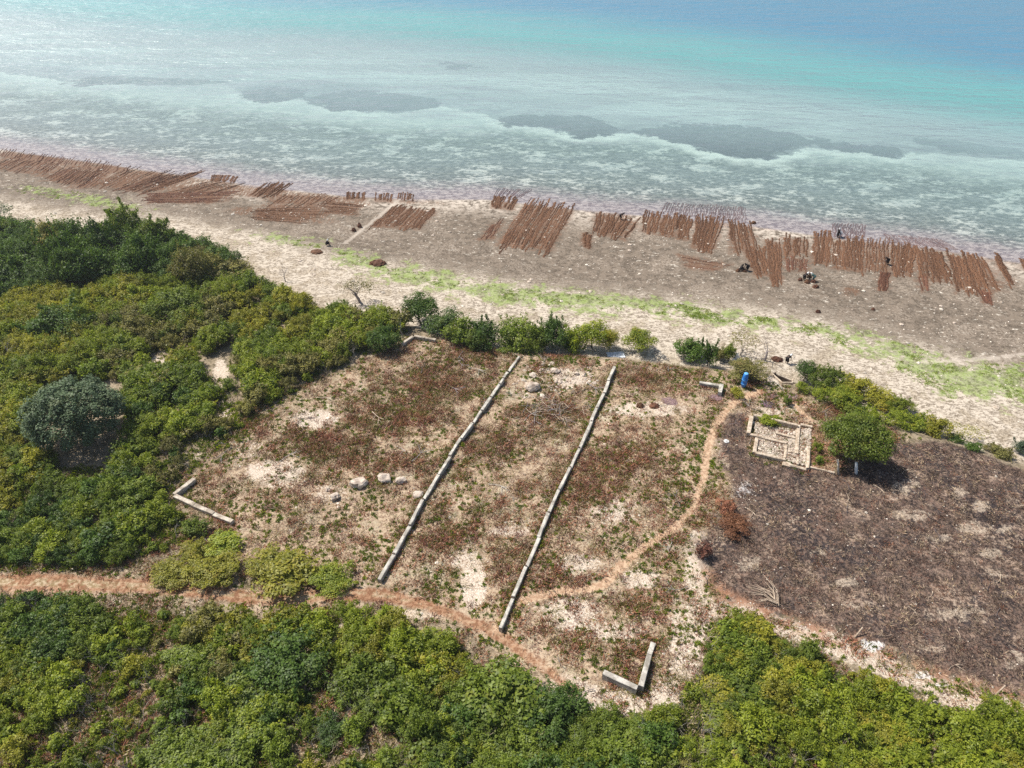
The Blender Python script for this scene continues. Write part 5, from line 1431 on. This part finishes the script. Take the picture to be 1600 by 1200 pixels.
# --- heaps of seaweed
def heap(seed, R, h, spiky=0.35):
    bm = bmesh.new(); bmesh.ops.create_icosphere(bm, subdivisions=3, radius=1)
    r = random.Random(seed)
    from mathutils import noise as mn
    for v in bm.verts:
        k = 1 + spiky * mn.fractal(v.co * 2.3 + Vector((seed, 0, 0)), 1, 2, 4)
        v.co = Vector((v.co.x * R * k, v.co.y * R * k * .8, max(v.co.z, -.1) * h * (1 + r.uniform(-.25, .35))))
    me = bpy.data.meshes.new("seaweed_heap"); bm.to_mesh(me); bm.free(); me.materials.append(M['kelp'])
    return me
HPG = "heaps of gathered seaweed"
for i, (lb, px, py, wpx, h, m) in enumerate([
    ("brown seaweed heap on the beach beside the person in the white headscarf", 1214, 562, 17, .35, 'kelpdark'), ("brown seaweed bundle on pale sand, left of the pair right of the long wall", 1000, 635, 12, .4, 'kelp'),
    ("dark brown long bundle on pale sand, right of the pair right of the long wall", 1022, 635, 16, .35, 'kelpdark'), ("mauve round spread of drying seaweed beside the two brown bundles", 1044, 627, 26, .06, 'kelpmauve'),
    ("mauve spread of seaweed below the short L-shaped corner wall", 1118, 621, 20, .06, 'kelpmauve'), ("violet round spread of drying seaweed above the ruined foundation", 1199, 631, 22, .08, 'kelpviolet'),
    ("pinkish mauve spread of seaweed right of the footpath's end", 1207, 618, 26, .05, 'kelpmauve'), ("mauve spread of seaweed close to the bank bushes", 1236, 620, 24, .05, 'kelpmauve'),
    ("brown heap at the feet of the left seated worker", 1153, 424, 7, .4, 'kelp'), ("brown heap at the feet of the right seated worker", 1163, 424, 9, .35, 'kelp'),
    ("brown heap in the middle of the worker group", 1261, 442, 9, .5, 'kelp'), ("brown heap just below the worker group", 1274, 449, 10, .4, 'kelpdark'), ("small brown heap at the left of the worker group", 1250, 438, 7, .4, 'kelpdark'),
    ("brown heap at the right of the worker group", 1271, 441, 8, .4, 'kelpdark'),
    ("small dark heap alone on the flats below the worker group", 1278, 488, 8, .35, 'kelpdark'), ("tiny dark heap on the flats right of the lone small heap", 1364, 484, 6, .3, 'kelpdark'),
    ("dark mound on the bright green algae strip", 590, 412, 26, .5, 'kelpdark'), ("reddish heap below the crouching worker on the left beach", 495, 394, 20, .3, 'kelp'),
    ("dark sack-like heap at the upper end of the pale beach track", 562, 355, 7, .7, 'kelpdark'), ("dark sack-like heap beside the pale beach track", 553, 361, 7, .6, 'kelpdark'),
    ("brown floating heap at the water's edge right of the submerged rows", 1177, 349, 8, .4, 'kelp')]):
    p = W(px, py); R = wpx / pxm(p) / 2
    o = put("seaweed_heap", heap(600 + i, R, h), None, p, (0, 0, random.uniform(-.4, .4)), mat=M[m])
    tag(o, lb, "seaweed heap", HPG)

# ------------------------------------------------------------------ people
def skin_mesh(name, joints, edges, radii, mat, sub=1):
    me = bpy.data.meshes.new(name)
    me.from_pydata([tuple(j) for j in joints], edges, [])
    o = bpy.data.objects.new(name, me); COL.objects.link(o)
    o.modifiers.new("skin", 'SKIN')
    sv = me.skin_vertices[0].data
    for i, r in enumerate(radii):
        sv[i].radius = (r, r) if not isinstance(r, tuple) else r
    sv[0].use_root = True
    s = o.modifiers.new("sub", 'SUBSURF'); s.levels = sub; s.render_levels = sub
    dg = bpy.context.evaluated_depsgraph_get()
    m2 = bpy.data.meshes.new_from_object(o.evaluated_get(dg))
    m2.name = name
    bpy.data.objects.remove(o)
    m2.materials.clear(); m2.materials.append(mat)
    m2.polygons.foreach_set('use_smooth', np.ones(len(m2.polygons), bool))
    return m2

def person_meshes(pose):
    """facing +x; returns body, dress, headscarf and eye meshes"""
    hip = {'stand': .90, 'bend': .86, 'sit': .34}[pose]
    a = {'stand': .10, 'bend': 1.25, 'sit': .55}[pose]
    hx = {'stand': 0, 'bend': -.16, 'sit': -.2}[pose]
    P = Vector((hx, 0, hip))
    ax = Vector((math.sin(a), 0, math.cos(a)))
    ch = P + ax * .30; nk = P + ax * .50
    ha = a * .8
    hd = nk + Vector((math.sin(ha), 0, math.cos(ha))) * .12
    ht = hd + Vector((math.sin(ha), 0, math.cos(ha))) * .11
    J = [P, P + ax * .15, ch, nk, hd, ht]; E = [(0, 1), (1, 2), (2, 3), (3, 4), (4, 5)]; R = [.13, .115, .13, .055, .085, .07]
    D = [P, P + ax * .15, ch, P + ax * .44]; DE = [(0, 1), (1, 2), (2, 3)]; DR = [.185, .165, .17, .10]
    for s in (-1, 1):
        sh = ch + ax * .13 + Vector((0, s * .17, 0))
        if pose == 'stand': el = sh + Vector((.03, s * .05, -.28)); wr = el + Vector((.10, -s * .02, -.23))
        elif pose == 'bend': el = sh + Vector((.06, s * .04, -.27)); wr = el + Vector((.10, -s * .05, -.22))
        else: el = sh + Vector((.14, s * .06, -.22)); wr = el + Vector((.22, -s * .08, -.06))
        i = len(J); J += [sh, el, wr]; E += [(2, i), (i, i + 1), (i + 1, i + 2)]; R += [.06, .045, .032]
        dd = (wr - el).normalized(); palm = wr + dd * .07; k = len(J); J.append(palm); R.append(.03); E.append((i + 2, k))
        for f in range(4):
            tip1 = palm + dd * (.045 - .006 * abs(f - 1.3)) + Vector((0, (f - 1.5) * .022, 0))
            tip2 = tip1 + (dd + Vector((0, 0, -.5))).normalized() * .035
            q = len(J); J += [tip1, tip2]; R += [.009, .008]; E += [(k, q), (q, q + 1)]
        th = wr + dd * .04 + Vector((.03, -s * .045, 0)); q = len(J); J.append(th); R.append(.01); E.append((i + 2, q))
        hipj = P + Vector((0, s * .09, -.03))
        if pose == 'sit': kn = hipj + Vector((.40, s * .10, .16)); an = kn + Vector((.06, 0, -.42))
        elif pose == 'bend': kn = Vector((.02, s * .12, .46)); an = Vector((-.06, s * .13, .08))
        else: kn = Vector((.03, s * .10, .48)); an = Vector((0, s * .11, .08))
        an.z = .08
        toe = an + Vector((.16, s * .02, -.05))
        i = len(J); J += [hipj, kn, an, toe]; E += [(0, i), (i, i + 1), (i + 1, i + 2), (i + 2, i + 3)]; R += [.09, .062, .042, .035]
        j = len(D); D += [hipj + Vector((0, s * .03, 0)), kn, kn + (an - kn) * .6]; DE += [(0, j), (j, j + 1), (j + 1, j + 2)]; DR += [.15, .145, .155]
        j = len(D); D += [sh, sh + (el - sh) * .85]; DE += [(2, j), (j, j + 1)]; DR += [.085, .07]
    body = skin_mesh("body", J, E, R, M['skin'])
    dress = skin_mesh("dress", D, DE, DR, M['black_cloth'])
    bm = bmesh.new()
    bmesh.ops.create_uvsphere(bm, u_segments=14, v_segments=10, radius=1)
    up = Vector((math.sin(ha), 0, math.cos(ha))); fwd = Vector((math.cos(ha), 0, -math.sin(ha)))
    c = (hd + ht) / 2
    dele = []
    for v in bm.verts:
        if v.co.x > .45 and v.co.z < .35: dele.append(v)
    bmesh.ops.delete(bm, geom=dele, context='VERTS')
    for v in bm.verts:
        p = v.co.copy(); drape = 1.25 if p.z < -.2 else 1.0
        v.co = c + fwd * (p.x * .125 - .015) + Vector((0, 1, 0)) * p.y * .12 * drape + up * p.z * .16 * drape
    bmesh.ops.solidify(bm, geom=list(bm.faces), thickness=.012)
    scarf = bpy.data.meshes.new("headscarf"); bm.to_mesh(scarf); bm.free(); scarf.materials.append(M['white_cloth'])
    bm = bmesh.new()
    for s in (-1, 1):
        bmesh.ops.create_uvsphere(bm, u_segments=6, v_segments=4, radius=.014, matrix=Matrix.Translation(c + fwd * .086 + Vector((0, s * .032, 0)) + up * .01))
    bmesh.ops.create_uvsphere(bm, u_segments=6, v_segments=4, radius=.016, matrix=Matrix.Translation(c + fwd * .092 - up * .02))
    eyes = bpy.data.meshes.new("face_features"); bm.to_mesh(eyes); bm.free(); eyes.materials.append(M['eye'])
    return body, dress, scarf, eyes
POSE = {k: person_meshes(k) for k in ('stand', 'bend', 'sit')}
def person(label, px, py, pose, face, dress='black_cloth', scarf='white_cloth', k=1.0, group=None):
    p = W(px, py)
    e = empty("person", p, face); tag(e, label, "person", group)
    e.scale = (k, k, k)
    b, d, s, f = POSE[pose]
    put('body', b, e); put('dress', d, e, mat=M[dress]); put('headscarf', s, e, mat=M[scarf]); put('face_features', f, e)
    return e
SG = "people working at the seaweed"
person("person in dark clothes and white headscarf stooping beside the brown heap on the beach", 1229, 568, 'bend', 0.5, k=1.05)
person("person in dark clothes seated by the seaweed ropes, left of two", 1158, 423, 'sit', 0.3, 'black_cloth', 'black_cloth', 1.05, SG)
person("person in dark clothes bending by the seaweed ropes, right of two", 1167, 423, 'bend', 3.3, 'black_cloth', 'black_cloth', 1.05, SG)
person("person with pale headscarf at the left of the worker group", 1256, 438, 'bend', 0.4, 'black_cloth', 'white_cloth', 1.05, SG)
person("person in brown clothes at the middle of the worker group", 1264, 437, 'sit', 3.5, 'brown_cloth', 'black_cloth', 1.05, SG)
person("person with pale headscarf and teal dress at the right of the worker group", 1270, 439, 'bend', 2.6, 'teal_cloth', 'white_cloth', 1.05, SG)
person("person in dark clothes stooping alone over the seaweed rows", 1385, 413, 'bend', 3.6, 'black_cloth', 'black_cloth', 1.1, SG)
person("wader in dark clothes and white headscarf standing left of two in pale water", 1308, 371, 'stand', 0.2, 'black_cloth', 'white_cloth', 1.0, SG)
person("wader in pale clothes standing right of two in pale water", 1312, 370, 'bend', 2.9, 'grey_cloth', 'black_cloth', 1.0, SG)
person("person in dark clothes crouching at the end of the small green algae strip", 512, 384, 'sit', 0.3, 'black_cloth', 'white_cloth', 1.1, SG)
person("person in dark clothes bending behind the ragged seaweed plot", 970, 343, 'bend', 0.0, 'black_cloth', 'black_cloth', 1.05, SG)

# ------------------------------------------------------------------ small things
def lathe(name, prof, mat, seg=20):
    V = []; F = []
    for r, z in prof:
        for k in range(seg):
            a = 2 * math.pi * k / seg
            V.append((r * math.cos(a), r * math.sin(a), z))
    n = len(prof)
    for i in range(n - 1):
        for k in range(seg):
            F.append((i * seg + k, i * seg + (k + 1) % seg, (i + 1) * seg + (k + 1) % seg, (i + 1) * seg + k))
    F.append(tuple(range(seg))[::-1]); F.append(tuple(range((n - 1) * seg, n * seg)))
    return mesh_from(name, V, F, mat, smooth=True)
p = W(1161, 605)
e = empty("plastic_drum", p); e.scale = (.95, .95, 1.2); tag(e, "tall bright blue plastic drum standing at the footpath's end beside the olive tree", "drum")
prof = [(.16, 0.0), (.24, .10), (.31, .28), (.335, .45), (.35, .47), (.35, .52), (.335, .54), (.345, .9), (.36, .92), (.36, .98), (.345, 1.0), (.33, 1.3), (.30, 1.5), (.24, 1.62)]
put('body', lathe("drum_body", prof, M['blue_plastic']), e)
put('lid', lathe("drum_lid", [(.25, 1.60), (.26, 1.62), (.26, 1.68), (.22, 1.70), (.10, 1.705)], M['cyan_plastic']), e)
for z in (.49, .95):
    put('rib', lathe("drum_rib", [(.345, z - .03), (.372, z - .02), (.372, z + .02), (.345, z + .03)], M['cyan_plastic']), e)

def sack(label, px, py, rx, h, mat, seed):
    p = W(px, py)
    o = put("sack", heap(seed, rx, h, .18), None, p, mat=M[mat]); tag(o, label, "sack", "white sacks by the beach edge bush")
sack("upright white sack beside the dark green bush", 1150, 563, .38, .95, 'white_cloth', 700)
sack("slumped pale grey sack leaning on the upright white one", 1146, 567, .36, .6, 'grey_cloth', 701)
p = W(962, 556)
bm = bmesh.new(); bmesh.ops.create_grid(bm, x_segments=10, y_segments=8, size=.5)
from mathutils import noise as mnoise
for v in bm.verts: v.co = Vector((v.co.x * 2.2, v.co.y * 1.3, .18 + .16 * mnoise.noise(Vector((v.co.x * 4, v.co.y * 4, 2))))) 
bmesh.ops.solidify(bm, geom=list(bm.faces), thickness=.015)
me = bpy.data.meshes.new("crumpled_sheet"); bm.to_mesh(me); bm.free(); me.materials.append(M['grey_cloth'])
tag(put("crumpled_sheet", me, None, p, (0, 0, .1)), "crumpled pale blue-grey sheet on the ground right of the hedge", "sheet")
p = W(83, 1041); tag(put("litter_scrap", pebble_mesh(720, .5), None, p + Vector((0, 0, .08)), (0, 0, .4), (.30, .18, .2), M['white_cloth']), "white scrap lying in the sparse lower left scrub", "litter")
p = W(1175, 661); tag(put("white_block", boulder(730, .35, .25, .18), None, p, (0, 0, .3), mat=M['white_cloth']), "white lump in the far left corner of the ruined foundation", "stone")
p = W(1135, 690); tag(put("litter_ring", lathe("ring", [(.16, .02), (.26, .0), (.30, .06), (.26, .1), (.16, .06)], M['white_cloth'], 14), None, p), "small white ring lying between the footpath and the ruined foundation", "litter")

def pole(name, label, cat, p0, p1, rad, mat, h1=None):
    a = W(*p0)
    # the far end stands above the ground: solved on the sight line at height h1
    z = a.z + h1
    q = flat(p1[0], p1[1], z); b = Vector((q[0], q[1], z))
    m_ = (a + b) / 2
    V, F = tube([a - a + Vector((0, 0, -.15)), (m_ - a), b - a], [rad, rad * .92, rad * .8], 8)
    me = mesh_from(name, V, F, mat, smooth=True)
    tag(put(name, me, None, a), label, cat)
pole("leaning_pole", "pale leaning pole beside the white ash streak on the burnt field's edge", "pole", (1335, 997), (1348, 980), .07, M['drywood'], 0.7)
pole("leaning_pole", "pale leaning pole at the burnt field's lower right edge", "pole", (1556, 1085), (1571, 1071), .07, M['drywood'], 0.6)
pole("thin_stake", "thin pale stake just right of the lower right leaning pole", "stake", (1569, 1096), (1567, 1084), .035, M['drywood'], 0.7)
pole("stone_post", "grey square-topped post standing at the left under the shade tree", "post", (1310, 742), (1309, 718), .13, M['wallold'], 1.7)
pole("stone_post", "white rounded post standing under the middle of the shade tree", "post", (1338, 740), (1338, 722), .17, M['white_cloth'], 1.2)
pole("charred_stick", "thin charred stick standing behind the scorched orange-brown bush", "stick", (1126, 802), (1127, 784), .035, M['charwood'], 1.2)
pole("charred_stick", "thin charred stick standing at the burnt field's left corner", "stick", (1107, 917), (1104, 903), .035, M['charwood'], 0.8)
p = W(1192, 938)
e = empty("branch_pile", p); tag(e, "fan-shaped pile of pale cut branches on the burnt field's lower left edge", "branches")
for i in range(16):
    r = random.Random(800 + i)
    a = math.radians(r.uniform(75, 175)); L = r.uniform(1.4, 3.0)
    o0 = Vector((1.0 + r.gauss(0, .15), -.5 + r.gauss(0, .15), .05 + .03 * i))
    q = [o0, o0 + Vector((math.cos(a) * L * .5, math.sin(a) * L * .5, .15 + r.uniform(0, .15))), o0 + Vector((math.cos(a + .2) * L, math.sin(a + .2) * L, .08))]
    V, F = tube(q, [.04, .03, .015], 5)
    put('branch', mesh_from("branch", V, F, M['drywood']), e)

p = W(868, 640)
e = empty("brush_heap", p); tag(e, "low wide heap of dry brown branches between the far halves of the long walls", "branches")
for i in range(46):
    r = random.Random(900 + i)
    a = r.uniform(0, 6.28); L = r.uniform(1.0, 2.6)
    o0 = Vector((r.gauss(0, 1.7), r.gauss(0, .9), .12 + r.uniform(0, .25)))
    q = [o0 - Vector((math.cos(a), math.sin(a), .06)) * L * .5, o0 + Vector((0, 0, .12)), o0 + Vector((math.cos(a + .5), math.sin(a + .5), -.05)) * L * .5]
    V, F = tube(q, [.035, .026, .012], 4)
    put('branch', mesh_from("branch", V, F, M['drywood' if i % 3 else 'greybark']), e)

# ------------------------------------------------------------------ haze over the sea
hm = bpy.data.materials.new("haze_air"); hm.use_nodes = True
hn = hm.node_tree; hn.nodes.clear()
ho = hn.nodes.new("ShaderNodeOutputMaterial"); pv = hn.nodes.new("ShaderNodeVolumePrincipled")
pv.inputs['Color'].default_value = (0.93, 0.96, 1.0, 1); pv.inputs['Density'].default_value = HAZE; pv.inputs['Anisotropy'].default_value = 0.55
hn.links.new(pv.outputs[0], ho.inputs['Volume'])
bm = bmesh.new(); bmesh.ops.create_cube(bm, size=1)
for v in bm.verts: v.co = Vector((v.co.x * 40000, v.co.y * 40000, -8.0 if v.co.z < 0 else H + 3))
me = bpy.data.meshes.new("haze"); bm.to_mesh(me); bm.free(); me.materials.append(hm)
tag(put("haze", me), "thin pale sea haze over the whole shore", kind='stuff')
